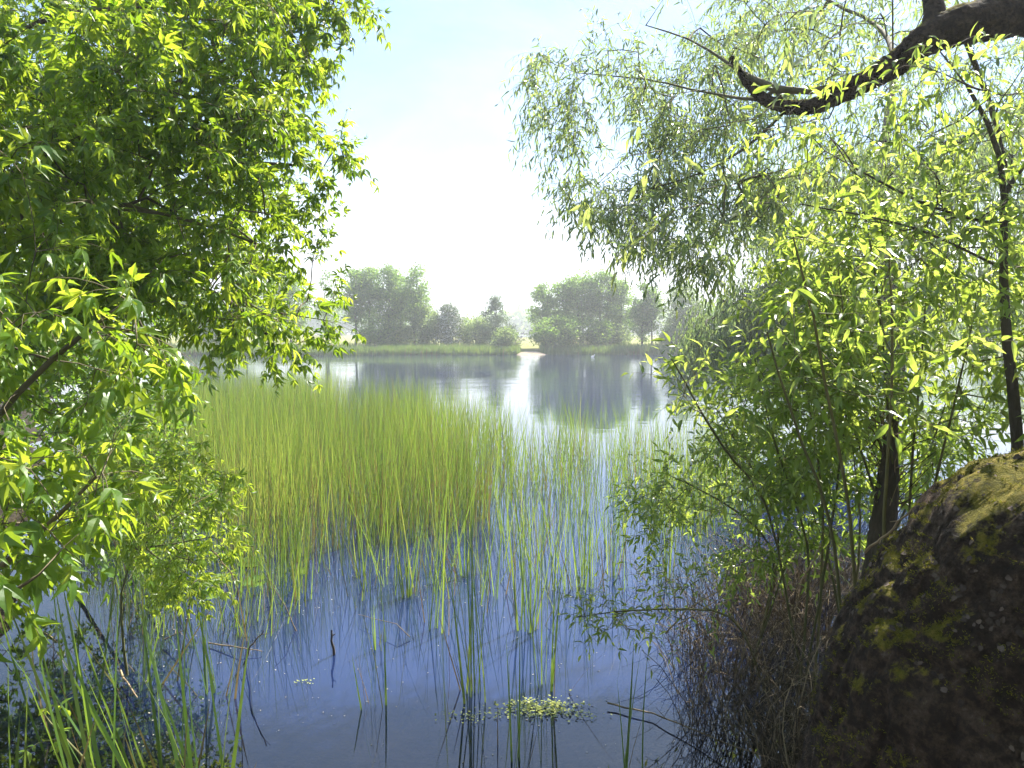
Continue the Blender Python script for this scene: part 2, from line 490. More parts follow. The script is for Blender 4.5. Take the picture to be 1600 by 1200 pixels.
def ground_mat():
    m, t, out = mat_base('ground')
    co = t.nodes.new('ShaderNodeTexCoord')
    s = t.nodes.new('ShaderNodeSeparateXYZ'); t.links.new(co.outputs['Object'], s.inputs[0])
    def tn(scale, vec=None, detail=8):
        n = t.nodes.new('ShaderNodeTexNoise'); n.inputs['Scale'].default_value = scale; n.inputs['Detail'].default_value = detail
        t.links.new(vec or co.outputs['Object'], n.inputs['Vector']); return n
    mp = t.nodes.new('ShaderNodeMapping'); mp.inputs['Scale'].default_value = (.25, 1, 1); t.links.new(co.outputs['Object'], mp.inputs[0])
    mead = ramp(t, [(.3, (.13, .15, .035)), (.5, (.20, .21, .05)), (.62, (.30, .26, .10)), (.75, (.16, .19, .05))])
    t.links.new(tn(.12, mp.outputs[0]).outputs['Fac'], mead.inputs[0])
    mud = ramp(t, [(.3, (.010, .008, .005)), (.5, (.025, .02, .012)), (.7, (.06, .048, .03))])
    t.links.new(tn(9).outputs['Fac'], mud.inputs[0])
    mr = t.nodes.new('ShaderNodeMapRange'); mr.inputs['From Min'].default_value = 60; mr.inputs['From Max'].default_value = 75
    t.links.new(s.outputs['Y'], mr.inputs['Value'])
    mx = t.nodes.new('ShaderNodeMix'); mx.data_type = 'RGBA'
    t.links.new(mr.outputs[0], mx.inputs['Factor']); t.links.new(mud.outputs[0], mx.inputs['A']); t.links.new(mead.outputs[0], mx.inputs['B'])
    p = t.nodes.new('ShaderNodeBsdfPrincipled'); p.inputs['Roughness'].default_value = .95; p.inputs['Specular IOR Level'].default_value = .15
    t.links.new(mx.outputs['Result'], p.inputs['Base Color'])
    b = t.nodes.new('ShaderNodeBump'); b.inputs['Strength'].default_value = .6; b.inputs['Distance'].default_value = .03
    t.links.new(tn(25).outputs['Fac'], b.inputs['Height']); t.links.new(b.outputs[0], p.inputs['Normal'])
    t.links.new(p.outputs[0], out.inputs[0])
    return m

def water_mat():
    m, t, out = mat_base('pond_water')
    co = t.nodes.new('ShaderNodeTexCoord')
    def tn(scale, sc=(1, 1, 1), detail=3):
        mp = t.nodes.new('ShaderNodeMapping'); mp.inputs['Scale'].default_value = sc; t.links.new(co.outputs['Object'], mp.inputs[0])
        n = t.nodes.new('ShaderNodeTexNoise'); n.inputs['Scale'].default_value = scale; n.inputs['Detail'].default_value = detail
        t.links.new(mp.outputs[0], n.inputs['Vector']); return n.outputs['Fac']
    def mth(op, a, b, c=None):
        n = t.nodes.new('ShaderNodeMath'); n.operation = op
        for i, v in enumerate((a, b, c)):
            if v is None: continue
            if isinstance(v, (int, float)): n.inputs[i].default_value = v
            else: t.links.new(v, n.inputs[i])
        return n.outputs[0]
    s = t.nodes.new('ShaderNodeSeparateXYZ'); t.links.new(co.outputs['Object'], s.inputs[0])
    open_ = t.nodes.new('ShaderNodeMapRange'); open_.inputs['From Min'].default_value = 14; open_.inputs['From Max'].default_value = 40
    open_.inputs['To Min'].default_value = .012; open_.inputs['To Max'].default_value = 1.0
    t.links.new(s.outputs['Y'], open_.inputs['Value'])
    patch = t.nodes.new('ShaderNodeMapRange'); patch.inputs['From Min'].default_value = .45; patch.inputs['From Max'].default_value = .65
    patch.inputs['To Min'].default_value = .3; patch.inputs['To Max'].default_value = 1.3
    t.links.new(tn(.05, (.35, 1, 1)), patch.inputs['Value'])
    h = mth('MULTIPLY', mth('ADD', mth('MULTIPLY', tn(3.2, (.45, 1, 1)), .6), mth('MULTIPLY', tn(.7, (.6, 1, 1), 2), 1.0)), mth('MULTIPLY', open_.outputs[0], patch.outputs[0]))
    b = t.nodes.new('ShaderNodeBump'); b.inputs['Strength'].default_value = 1.0; b.inputs['Distance'].default_value = .022
    t.links.new(h, b.inputs['Height'])
    gl = t.nodes.new('ShaderNodeBsdfGlossy'); gl.inputs['Roughness'].default_value = .015
    gl.inputs['Color'].default_value = (1, 1, 1, 1)
    t.links.new(b.outputs[0], gl.inputs['Normal'])
    fr = t.nodes.new('ShaderNodeFresnel'); fr.inputs['IOR'].default_value = 1.75
    t.links.new(b.outputs[0], fr.inputs['Normal'])
    tr = t.nodes.new('ShaderNodeBsdfTransparent'); tr.inputs['Color'].default_value = (.52, .56, .46, 1)
    df = t.nodes.new('ShaderNodeBsdfDiffuse'); df.inputs['Color'].default_value = (.010, .020, .068, 1)
    deep = t.nodes.new('ShaderNodeMapRange')   # deeper water hides its bed: clear at the banks, turbid out in the pond
    deep.inputs['From Min'].default_value = .0; deep.inputs['From Max'].default_value = 1.0
    at = t.nodes.new('ShaderNodeAttribute'); at.attribute_name = 'deep'
    t.links.new(at.outputs['Fac'], deep.inputs['Value'])
    m1 = t.nodes.new('ShaderNodeMixShader'); t.links.new(deep.outputs[0], m1.inputs[0]); t.links.new(tr.outputs[0], m1.inputs[1]); t.links.new(df.outputs[0], m1.inputs[2])
    m2 = t.nodes.new('ShaderNodeMixShader'); t.links.new(fr.outputs[0], m2.inputs[0]); t.links.new(m1.outputs[0], m2.inputs[1]); t.links.new(gl.outputs[0], m2.inputs[2])
    t.links.new(m2.outputs[0], out.inputs[0])
    return m

# ------------------------------------------------------------------ the setting: ground, water
def sstep(a, b, x):
    t = np.clip((x - a) / (b - a), 0, 1); return t * t * (3 - 2 * t)
def shore(x, y):
    "metres inside the pond (positive) or outside it"
    wob = .35 * np.sin(x * 1.1 + .5) + .2 * np.sin(x * 2.7)
    near = y - (3.1 + wob * .6 + .25 * np.abs(x))
    left = (x + 3.3 + 1.0 * (y - 4) * .6 + .3 * np.sin(y * 1.7) + .0 * y) / 1.3
    right = (2.0 + .75 * (y - 3) + .3 * np.sin(y * 1.3) - x) / 1.3
    far = 80 + 1.6 * np.sin(x * .11 + 1) + .7 * np.sin(x * .37) - y - 1.6 * np.exp(-((x - 2) / 6) ** 2)
    return np.minimum(np.minimum(near, far), np.minimum(left, right))
def height(x, y):
    d = shore(x, y)
    inn = -0.06 - .75 * sstep(0, 3.5, d) - 1.0 * sstep(2, 12, d)
    outn = .08 + .55 * sstep(0, 1.6, -d) + .25 * sstep(1, 8, -d)
    outf = .05 + .45 * sstep(0, 5, -d) + .25 * sstep(4, 200, -d)
    out = np.where(y > 60, outf, outn)
    return np.where(d > 0, inn, out) * 1.0
ys = np.concatenate([np.linspace(-30, 0, 12), np.linspace(.4, 14, 110), np.linspace(14.5, 70, 60), np.linspace(71, 92, 50), np.linspace(94, 300, 30), np.linspace(310, 410, 8)])
xs1 = np.concatenate([np.linspace(0, 9, 70), np.linspace(9.5, 70, 60), np.linspace(75, 410, 24)])
xs = np.concatenate([-xs1[:0:-1], xs1])
X, Y = np.meshgrid(xs, ys)
Z = height(X, Y)
nz = np.array([noise.noise(Vector((a * .9, b * .9, 3))) for a, b in zip(X.ravel(), Y.ravel())]).reshape(X.shape)
Z = Z + nz * np.where(Y < 60, .07, .05) * np.where(Z > 0, 1, .6)
nx, ny = len(xs), len(ys)
ii = (np.arange(ny - 1)[:, None] * nx + np.arange(nx - 1)[None, :]).ravel()
F = np.stack([ii, ii + 1, ii + nx + 1, ii + nx], -1)
g = MB(); g.add(np.stack([X, Y, Z], -1).reshape(-1, 3), F, .5)
tag(g.build('ground', ground_mat(), smooth=True), kind='structure')
# water sheet
wy = np.concatenate([np.linspace(1.5, 16, 80), np.linspace(17, 90, 60)]); wx = np.linspace(-70, 70, 281)
X, Y = np.meshgrid(wx, wy); w = MB(); nx, ny = len(wx), len(wy)
ii = (np.arange(ny - 1)[:, None] * nx + np.arange(nx - 1)[None, :]).ravel()
w.add(np.stack([X, Y, X * 0], -1).reshape(-1, 3), np.stack([ii, ii + 1, ii + nx + 1, ii + nx], -1), .5)
wo = tag(w.build('pond_water', water_mat()), kind='structure')
dp = wo.data.attributes.new('deep', 'FLOAT', 'POINT')
dv = sstep(.2, 2.2, shore(X, Y)).ravel()
dp.data.foreach_set('value', dv.astype(np.float32))

# ------------------------------------------------------------------ far shore
def gz(x, y): return float(height(np.array(x), np.array(y)))

def far_grass():
    mb = MB()
    n = 42000
    x = rng.uniform(-48, 40, n); d = rng.exponential(1.6, n) - .25
    yy = 80 + 1.6 * np.sin(x * .11 + 1) + .7 * np.sin(x * .37) - 1.6 * np.exp(-((x - 2) / 6) ** 2)
    keep = ~((np.abs(x - 2.0) < 1.2))
    x, d, yy = x[keep], d[keep], yy[keep]; n = len(x)
    y = yy + d
    z = np.maximum(height(x, y), -.2)
    o = np.stack([x, y, z], -1)
    Xd = np.stack([rng.normal(size=n) * .2, rng.normal(size=n) * .2, np.ones(n)], -1)
    N = np.stack([rng.normal(size=n) * .6, -np.ones(n), np.zeros(n)], -1)
    t = blade_template([0, .5, 1], [.035, .028, .004], .1, .15)
    tone = np.array([noise.noise(Vector((a * .25, b * .9, 1))) for a, b in zip(x, y)])
    instances(mb, t[0], [t[1]], o, Xd, N, rng.uniform(.5, 1.0, n), np.clip(.45 + .3 * tone + .15 * rng.normal(size=n), .05, 1))
    tag(mb.build('shore_sedge', M['reed']), 'green sedge fringe along the far waterline', 'sedge', kind='stuff')
far_grass()

def far_tree(px, d, top, wpx, kind, name, label, cat, group, leaves=5200, mat='far', lsize=.2, base=.33, trunks=1, lean=0, shape='oval', bot=None):
    "height and width are read off the photograph in pixels at distance d"
    k = d / 1150
    x = (px - 800) * k; z0 = gz(x, d)
    H = (518 - top) * k + CAM_Z - z0
    Wd = wpx * k / 2 * (1.22 if shape == 'oval' else 1.1); base = base * .7; leaves = int(leaves * 1.35)
    loc = (x, d, z0 - .05)
    e = empty(name, loc, label, cat, group)
    skel = []
    for q in range(trunks):
        a = rng.uniform(0, 6.28); off = (0.0 if trunks == 1 else .55) * Wd * .6
        bx, by = x + math.cos(a) * off * .4, d + math.sin(a) * off * .4
        tx = x + math.cos(a) * off + lean
        r0 = .012 * H + .03
        hh = H * (.86 if trunks == 1 else rng.uniform(.72, .88))
        skel.append([((bx, by, z0 - .2), r0), ((bx * .8 + tx * .2 + rng.normal() * .08, by, z0 + hh * .35), r0 * .75), ((tx + rng.normal() * .12, d + rng.normal() * .3, z0 + hh * .7), r0 * .45), ((tx, d, z0 + hh), .02)])
    T = []
    n = int(230 + 50 * trunks)
    sd = rng.uniform(0, 100)
    while len(T) < n:
        v = rng.uniform(-1, 1, 3)
        if v @ v > 1: continue
        h = (v[2] + 1) / 2
        if shape == 'cone':
            h = 1 - rng.random() ** .55; v[0], v[1] = v[0] * (1 - h), v[1] * (1 - h)
        if shape == 'oval': wr = 1.0 * (1 - .25 * h)
        elif shape == 'cone': wr = 2.1
        elif shape == 'bush': wr = 1.0 + .35 * noise.noise(Vector((v[0] * 2, v[1] * 2, sd)))
        q = np.array([x + lean * h + v[0] * Wd * wr, d + v[1] * Wd * wr, z0 + H * (base + (1 - base) * h)])
        if noise.noise(Vector(q * .8) + Vector((sd, 0, 0))) < -.13 + .25 * (rng.random() - .5): continue
        T.append(q)
    arr, par, rad, tips, dirs = grow(skel, T, step=.6, arch=.02 if shape != 'cone' else -.1, jit=.08, tip=.008, power=.42)
    wm = MB(); wood(wm, arr, par, rad, minr=.009)
    wm.build('trunk', M['bark'], e, True)
    lm = MB()
    per = max(4, int(leaves / len(T)))
    o = np.repeat(arr[tips], per, 0); dd = np.repeat(dirs, per, 0)
    sg = .33 * (Wd / 2.2) ** .5
    o = o + rng.normal(size=o.shape) * np.array([sg, sg, sg * .62]) - dd * rng.uniform(0, .5, (len(o), 1))
    o[:, 2] = np.maximum(o[:, 2], z0 + .1)
    instances(lm, FAR[0], FAR[1], o, rnd_dirs(len(o)) + np.array([0, 0, -.3]), rnd_dirs(len(o)) + UP * .7, lsize * rng.uniform(.6, 1.3, len(o)), np.clip(.5 + .25 * rng.normal(size=len(o)), 0, 1))
    lm.build('foliage', M[mat], e)
    return e

GT = 'trees standing along the far shore'
GB = 'bushes along the far shore'
far = [
 # px, d, top, width, name, label, cat, group, kwargs
 (385, 88, 440, 60, 'shore_tree', 'dark far tree half hidden behind maple leaves at the left end of the shore', 'tree', GT, dict()),
 (455, 89, 424, 66, 'shore_tree', 'broad grey green far tree just right of the maple branch tips', 'tree', GT, dict(leaves=6500)),
 (513, 90, 420, 34, 'shore_tree', 'thin wispy far tree standing alone before the gap in the left tree row', 'tree', GT, dict(leaves=1500, base=.2, trunks=2)),
 (556, 87, 418, 50, 'shore_tree', 'far tree with a bare trunk at the left end of the tall left group', 'tree', GT, dict(base=.4)),
 (578, 88, 414, 50, 'shore_tree', 'second tree from the left in the tall left group on the far shore', 'tree', GT, dict(base=.45)),
 (608, 87, 410, 52, 'shore_tree', 'tallest slender tree in the middle of the left group on the far shore', 'tree', GT, dict(base=.42)),
 (626, 89, 420, 40, 'shore_tree', 'far tree with a thin dark trunk between the two tallest of the left group', 'tree', GT, dict(base=.4, leaves=4000)),
 (648, 87, 413, 48, 'shore_tree', 'rightmost tall tree of the left group, leaning over a light green bush', 'tree', GT, dict(base=.35, lean=.3)),
 (592, 86, 492, 64, 'shore_bush', 'dark low thicket at the feet of the tall left tree group', 'bush', GB, dict(shape='bush', base=.02, leaves=4500, trunks=3)),
 (662, 86, 474, 46, 'shore_bush', 'light green rounded bush right of the tall left tree group', 'bush', GB, dict(shape='bush', base=.02, mat='far_light', leaves=5000, trunks=3)),
 (702, 86, 474, 42, 'blossoming_bush', 'pale bush with white blossom on the far shore', 'bush', GB, dict(shape='oval', base=.02, mat='blossom', leaves=5500, trunks=3)),
 (740, 88, 492, 56, 'shore_bush', 'low pale green bush between the blossoming bush and the cone shaped tree', 'bush', GB, dict(shape='bush', base=.02, mat='far_light', leaves=4500, trunks=3)),
 (774, 86, 456, 46, 'larch_tree', 'cone shaped larch with a pointed tip beside the sandy landing', 'tree', None, dict(shape='cone', base=.06, mat='conifer', leaves=7500, lsize=.15)),
 (788, 82, 512, 38, 'shore_bush', 'small bright bush at the water in front of the cone shaped larch', 'bush', GB, dict(shape='bush', base=.02, mat='far_light', leaves=3200, trunks=3)),
 (848, 88, 440, 44, 'shore_tree', 'narrow tree at the left edge of the right hand tree group, above a dark bush', 'tree', GT, dict(base=.25)),
 (872, 84, 494, 76, 'shore_bush', 'big dark bush reaching down to the water right of the sandy landing', 'bush', GB, dict(shape='bush', base=.01, leaves=9000, trunks=4)),
 (884, 88, 430, 44, 'shore_tree', 'tree rising straight behind the big dark waterside bush', 'tree', GT, dict(base=.35)),
 (912, 87, 420, 56, 'shore_tree', 'tallest tree of the right hand group with several stems', 'tree', GT, dict(base=.34, trunks=2, leaves=6500)),
 (940, 87, 421, 56, 'shore_tree', 'round headed tree right of the tallest in the right hand group', 'tree', GT, dict(base=.34, trunks=2, leaves=6500)),
 (968, 88, 436, 44, 'shore_tree', 'lower tree closing the right hand group before the meadow gap', 'tree', GT, dict(base=.3)),
 (934, 84.5, 500, 46, 'shore_bush', 'dark bush under the round headed tree on the far shore', 'bush', GB, dict(shape='bush', base=.01, leaves=4500, trunks=3)),
 (1003, 84, 440, 36, 'shore_tree', 'slim leafy tree with low branches right of the meadow gap', 'tree', GT, dict(base=.12, leaves=4200)),
 (1018, 84, 446, 34, 'shore_tree', 'slim tree with a clean dark trunk behind the hanging willow leaves', 'tree', GT, dict(base=.4, leaves=3800)),
 (1068, 85, 442, 64, 'shore_tree', 'dense green willow like tree just left of the dark hanging willow', 'tree', GT, dict(base=.12, leaves=8000, mat='far_light', trunks=2)),
 (1060, 84, 506, 60, 'shore_bush', 'dark bush at the foot of the dense green tree on the far shore', 'bush', GB, dict(shape='bush', base=.01, leaves=4500, trunks=3)),
 (1130, 84, 470, 90, 'shore_tree', 'broad far tree mostly hidden behind the dark hanging willow', 'tree', GT, dict(base=.1, leaves=7000, trunks=2)),
 (1230, 83, 440, 110, 'shore_tree', 'far tree glimpsed through the young willow shoots', 'tree', GT, dict(base=.1, leaves=7000, trunks=2)),
 (1400, 80, 450, 150, 'shore_tree', 'far tree glimpsed through the leaves left of the slender dark sapling', 'tree', GT, dict(base=.1, leaves=8000, trunks=2)),
 (1560, 78, 440, 150, 'shore_tree', 'rightmost far tree glimpsed behind the slender dark sapling', 'tree', GT, dict(base=.1, leaves=8000, trunks=2)),
 (345, 88, 470, 90, 'shore_bush', 'far bush line end hidden behind the maple leaves', 'bush', GB, dict(shape='bush', base=.02, leaves=4000, trunks=3)),
 (630, 88, 505, 60, 'shore_bush', 'low green bush under the tallest left trees', 'bush', GB, dict(shape='bush', base=.02, mat='far_light', leaves=4000, trunks=3)),
 (962, 86, 505, 44, 'shore_bush', 'low green bush beside the meadow gap in the right hand group', 'bush', GB, dict(shape='bush', base=.02, mat='far_light', leaves=3000, trunks=3)),
 (300, 86, 430, 90, 'shore_tree', 'far tree seen through gaps in the maple leaves', 'tree', GT, dict(base=.1, leaves=6000, trunks=2)),
]
for (px, d, top, wpx, name, label, cat, grp, kw) in far:
    far_tree(px, d, top, wpx, None, name, label, cat, grp, **kw)

def distant_forest():
    mb = MB()
    n = 26000
    x = rng.uniform(-330, 330, n); y = 330 + rng.uniform(0, 40, n) + 12 * np.sin(x * .02)
    top = 9.5 + 2.2 * np.sin(x * .05) + 1.4 * np.sin(x * .17 + 2) + 1.0 * np.sin(x * .43)
    z = .5 + top * rng.random(n) ** .55
    o = np.stack([x, y, z], -1)
    instances(mb, FAR[0], FAR[1], o, rnd_dirs(n), rnd_dirs(n) + UP * .6, rng.uniform(2.2, 4.0, n), np.clip(.5 + .25 * rng.normal(size=n), 0, 1))
    tag(mb.build('distant_forest', M['far']), 'hazy wood along the horizon beyond the meadow', 'forest', kind='stuff')
distant_forest()

def landing():
    mb = MB()
    c = np.array([2.05, 80.2, 0.0]); n = 28; V = [c + [0, 0, .26]]; 
    for ring, (rx, ry, zz_) in enumerate(((.9, 1.0, .24), (1.5, 1.9, .10), (1.9, 2.4, -.12))):
        for k in range(n):
            a = k / n * 6.283; w_ = 1 + .18 * noise.noise(Vector((math.cos(a) * 1.7, math.sin(a) * 1.7, ring)))
            V.append(c + [math.cos(a) * rx * w_, math.sin(a) * ry * w_ , zz_ + .05 * noise.noise(Vector((a, ring, 1))) + .12 * math.sin(a)])
    V = np.array(V)
    mb.add(V, np.array([(0, 1 + k, 1 + (k + 1) % n) for k in range(n)]), .5)
    mb2 = MB(); mb2.add(V, np.array([(1 + r * n + k, 1 + (r + 1) * n + k, 1 + (r + 1) * n + (k + 1) % n, 1 + r * n + (k + 1) % n) for r in range(2) for k in range(n)]), .5)
    for q in mb2.V: pass
    mb.F += [f for f in mb2.F]; mb.Rn += mb2.Rn
    m = noise_mat('sand', [(.35, (.20, .15, .10)), (.6, (.36, .29, .21))], 4, bump=.4)
    tag(mb.build('sand_landing', m, smooth=True), kind='structure')
landing()

# two white cars parked far out on the meadow
def simple_mat(name, col, rough=.4, spec=.5):
    m, t, out = mat_base(name); p = t.nodes.new('ShaderNodeBsdfPrincipled'); p.inputs['Base Color'].default_value = (*col, 1)
    p.inputs['Roughness'].default_value = rough; p.inputs['Specular IOR Level'].default_value = spec
    t.links.new(p.outputs[0], out.inputs[0]); return m
M['carwhite'] = simple_mat('white_paint', (.8, .8, .8), .25)
M['glass'] = simple_mat('dark_glass', (.02, .025, .03), .08)
M['rubber'] = simple_mat('rubber', (.02, .02, .02), .8)
def extrude_profile(pts, w0, w1=None):
    n = len(pts); V = [(x, -w0, z) for x, z in pts] + [(x, w0, z) for x, z in pts]
    F4 = [(i, (i + 1) % n, n + (i + 1) % n, n + i) for i in range(n)]
    F3 = [(0, i + 1, i) for i in range(1, n - 1)] + [(n, n + i, n + i + 1) for i in range(1, n - 1)]
    return np.array(V, float), np.array(F4), np.array(F3)
def car(px, d, label, van=False):
    x = (px - 800) * d / 1150; z0 = gz(x, d)
    e = empty('parked_car', (x, d, z0), label, 'car', 'white cars parked out on the meadow')
    L = 2.1
    body = [(-L, .3), (L, .3), (L, .75), (L * .9, .88), (L * .45, .95), (L * .2, 1.45), (-L * .65, 1.5), (-L * .95, 1.0), (-L, .9)] if not van else \
           [(-L, .3), (L, .3), (L, .9), (L * .8, 1.05), (L * .5, 1.8), (-L * .98, 1.85), (-L, 1.0)]
    V, F4, F3 = extrude_profile(body, .85); b = MB(); b.add(V + e.location, F4, .5); b2 = len(V); b.F.append(F3); b.Rn.append(np.full(len(F3), .5))
    b.build('body', M['carwhite'], e)
    wn = [(L * .38, 1.0), (L * .17, 1.38), (-L * .6, 1.42), (-L * .8, 1.02)] if not van else [(L * .72, 1.1), (L * .48, 1.7), (-L * .2, 1.7), (-L * .2, 1.1)]
    V, F4, F3 = extrude_profile(wn, .862); g_ = MB(); g_.add(V + e.location, F4, .5); g_.F.append(F3); g_.Rn.append(np.full(len(F3), .5))
    g_.build('side_window', M['glass'], e)
    for wx_ in (-1.3, 1.3):
        for sy in (-1, 1):
            a = np.linspace(0, 6.283, 17)[:-1]; ww_ = MB()
            pts = [(.34 * math.cos(t_), .34 + .34 * math.sin(t_) - .02) for t_ in a]
            V, F4, F3 = extrude_profile(pts, .1); ww_.add(V + np.array(e.location) + [wx_, sy * .8, 0], F4, .5); ww_.F.append(F3); ww_.Rn.append(np.full(len(F3), .5))
            ww_.build('wheel', M['rubber'], e)
car(804, 215, 'left white vehicle parked on the meadow beyond the sandy landing', True)
car(822, 205, 'right white vehicle with dark side windows on the meadow beyond the sandy landing')

def bird():
    p = G(926, 558); mb = MB()
    e = empty('water_bird', p, 'small white bird floating off the dark bushes by the far shore', 'bird')
    # body, neck and head in one lofted surface
    pts = np.array([(-.30, 0, .14), (-.24, 0, .12), (-.1, 0, .10), (.08, 0, .11), (.2, 0, .16), (.26, 0, .26), (.27, 0, .38), (.32, 0, .44), (.38, 0, .43), (.46, 0, .40)])
    pts = pts * .55
    tube(mb, pts + p, list(np.array([.01, .07, .13, .13, .09, .05, .04, .05, .04, .008]) * .6), 12)
    mb.build('body', simple_mat('white_feathers', (.75, .75, .72), .7), e, True)
    b = MB(); tube(b, np.array([(.44, 0, .405), (.50, 0, .385)]) * .55 + p, [.009, .003], 6); b.build('beak', simple_mat('beak', (.5, .22, .03)), e)
bird()

# ------------------------------------------------------------------ reeds standing in the pond
REED = [blade_template([0, .3, .6, .85, 1], [1, .95, .75, .4, .05], 0, c) for c in (.02, .10, .24)]
def reeds(mb, x, y, h, wid, rnd, leanx=0.0, lean=.09, curvy=(.5, .35, .15)):
    n = len(x)
    z = np.maximum(height(x, y), -.35) - .02
    z = np.where(height(x, y) < 0, np.maximum(z, -.3), z)
    o = np.stack([x, y, z], -1)
    Xd = np.stack([rng.normal(size=n) * lean + leanx, rng.normal(size=n) * lean, np.ones(n)], -1)
    a = rng.uniform(0, 6.283, n)
    N = np.stack([np.cos(a), np.sin(a), np.zeros(n)], -1)
    pick = rng.choice(3, n, p=curvy)
    for k in range(3):
        m = pick == k
        if not m.any(): continue
        V = REED[k][0].copy()
        instances(mb, V, [REED[k][1]], o[m], Xd[m], N[m], (h - z)[m], rnd[m], (wid / (h - z))[m])

def in_poly(px, py, poly):
    poly = np.array(poly, float); c = np.zeros(len(px), bool)
    for (x1, y1), (x2, y2) in zip(poly, np.roll(poly, -1, 0)):
        if y1 == y2: continue
        k = ((y1 > py) != (y2 > py)) & (px < (x2 - x1) * (py - y1) / (y2 - y1) + x1)
        c ^= k
    return c
def base_pts(poly, n, seed, cs, thr, soft=.25):
    "uniform over the water surface inside a patch, with ragged openings"
    c = np.array([G(a, b)[:2] for a, b in poly]); lo, hi = c.min(0), c.max(0)
    out = []
    got = 0
    while got < n:
        q = rng.uniform(lo, hi, (n * 2, 2)); q = q[in_poly(q[:, 0], q[:, 1], c)]
        v = np.array([noise.noise(Vector((a * cs, b * cs * .6, seed))) for a, b in q])
        q = q[v > thr + soft * (rng.random(len(q)) - .5)]
        out.append(q); got += len(q)
        if got == 0: break
    return np.concatenate(out)[:n]

def reed_bed():
    mb = MB()
    # dense bed: left of centre, its far edge running back towards the left
    q = base_pts([(100, 800), (170, 700), (280, 655), (380, 640), (450, 643), (540, 658), (640, 672), (720, 715), (770, 770), (765, 835), (690, 862), (560, 858), (470, 870), (360, 880), (200, 900)], 22000, 2.0, 1.1, -.2, .6)
    n = len(q)
    tone = np.array([noise.noise(Vector((a * .5, b * .35, 9))) for a, b in q])
    r = np.clip(.5 + .45 * tone + .24 * rng.normal(size=n), .16, 1)
    h = 1.32 + .2 * rng.normal(size=n) + .2 * tone
    dry = rng.random(n) < .27
    r[dry] = rng.uniform(0, .14, dry.sum()); h[dry] *= rng.uniform(.35, .95, dry.sum())
    reeds(mb, q[:, 0], q[:, 1], h, rng.uniform(.0020, .0048, n), r, .03, .1, (.45, .33, .22))
    tag(mb.build('reed_bed', M['reed']), 'dense bright green reed bed standing in the left half of the pond', 'reeds', kind='stuff')
    mb = MB()
    # thin outer reeds, open water showing between them
    qs = [base_pts([(640, 665), (760, 668), (900, 690), (1180, 720), (1200, 800), (1100, 850), (900, 830), (770, 850), (740, 760)], 2300, 5.0, 1.1, -.05),
          base_pts([(470, 870), (720, 870), (1000, 840), (980, 930), (840, 960), (640, 980), (480, 960)], 230, 8.0, 2.0, .05),
          base_pts([(200, 880), (480, 870), (480, 980), (300, 1020), (180, 980)], 380, 3.0, 2.0, -.1)]
    for q, hh in zip(qs, (1.2, 1.1, .85)):
        n = len(q)
        r = np.clip(.5 + .2 * rng.normal(size=n), .16, 1); h = hh * rng.uniform(.6, 1.2, n)
        dry = rng.random(n) < .16; r[dry] = rng.uniform(0, .14, dry.sum()); h[dry] *= .6
        reeds(mb, q[:, 0], q[:, 1], h, rng.uniform(.003, .006, n), r, .0, .14, (.4, .4, .2))
    tag(mb.build('sparse_reeds', M['reed']), 'thin scattered reeds at the edge of the reed bed with water between', 'reeds', kind='stuff')
reed_bed()

tufts = [
 # base px, py, top height, blades, label
 (742, 1085, 1.5, 12, 'tall reed tuft rising from open blue water, the nearest one left of centre'),
 (686, 985, 1.35, 10, 'reed tuft with dark stems standing behind and left of the nearest tall one'),
 (849, 1075, 1.45, 10, 'tall reed tuft growing beside the floating yellow green leaf mat'),
 (822, 985, 1.4, 12, 'slim reed tuft in open water right of centre'),
 (730, 900, 1.4, 14, 'full green reed tuft just in front of the reed bed right edge'),
 (590, 1105, .75, 6, 'short reed tuft with pale tips, alone in the lower middle water'),
 (600, 1010, .5, 4, 'very short sparse reed tuft near the lower middle'),
 (640, 930, 1.05, 10, 'reed tuft in front of the middle of the reed bed'),
 (560, 900, .95, 10, 'reed tuft in front of the reed bed, left of the middle'),
 (905, 920, 1.2, 10, 'reed tuft far right of centre in light blue water'),
 (956, 900, 1.15, 10, 'reed tuft left of the bright willow sprig over the water'),
 (470, 935, .85, 10, 'dark reed tuft in front of the left part of the reed bed'),
 (1040, 905, 1.0, 10, 'reed tuft behind the bright willow sprig'),
 (800, 1190, .8, 5, 'short green reed tuft at the bottom edge right of centre'),
 (985, 1230, .85, 4, 'thin leaning reed stems at the bottom edge near the dead brush'),
]
for px, py, h, nb, label in tufts:
    p = G(px, py)
    if height(p[0], p[1]) > -.02: print('tuft on land', label)
    e = empty('reed_tuft', (p[0], p[1], 0), label, 'reeds', 'reed tufts standing in open water')
    mb = MB(); n = nb
    x = p[0] + rng.normal(size=n) * .045; y = p[1] + rng.normal(size=n) * .05
    r = np.clip(.45 + .2 * rng.normal(size=n), .16, 1); hh = h * rng.uniform(.5, 1.02, n)
    reeds(mb, x, y, hh, rng.uniform(.0045, .009, n), r, 0, .085, (.6, .3, .1))
    mb.build('blades', M['reed'], e)
    mb = MB(); m = max(2, n // 4)
    reeds(mb, p[0] + rng.normal(size=m) * .06, p[1] + rng.normal(size=m) * .06, h * rng.uniform(.25, .6, m), rng.uniform(.004, .007, m), rng.uniform(0, .12, m), 0, .3, (.3, .4, .3))
    mb.build('dead_stems', M['reed'], e)

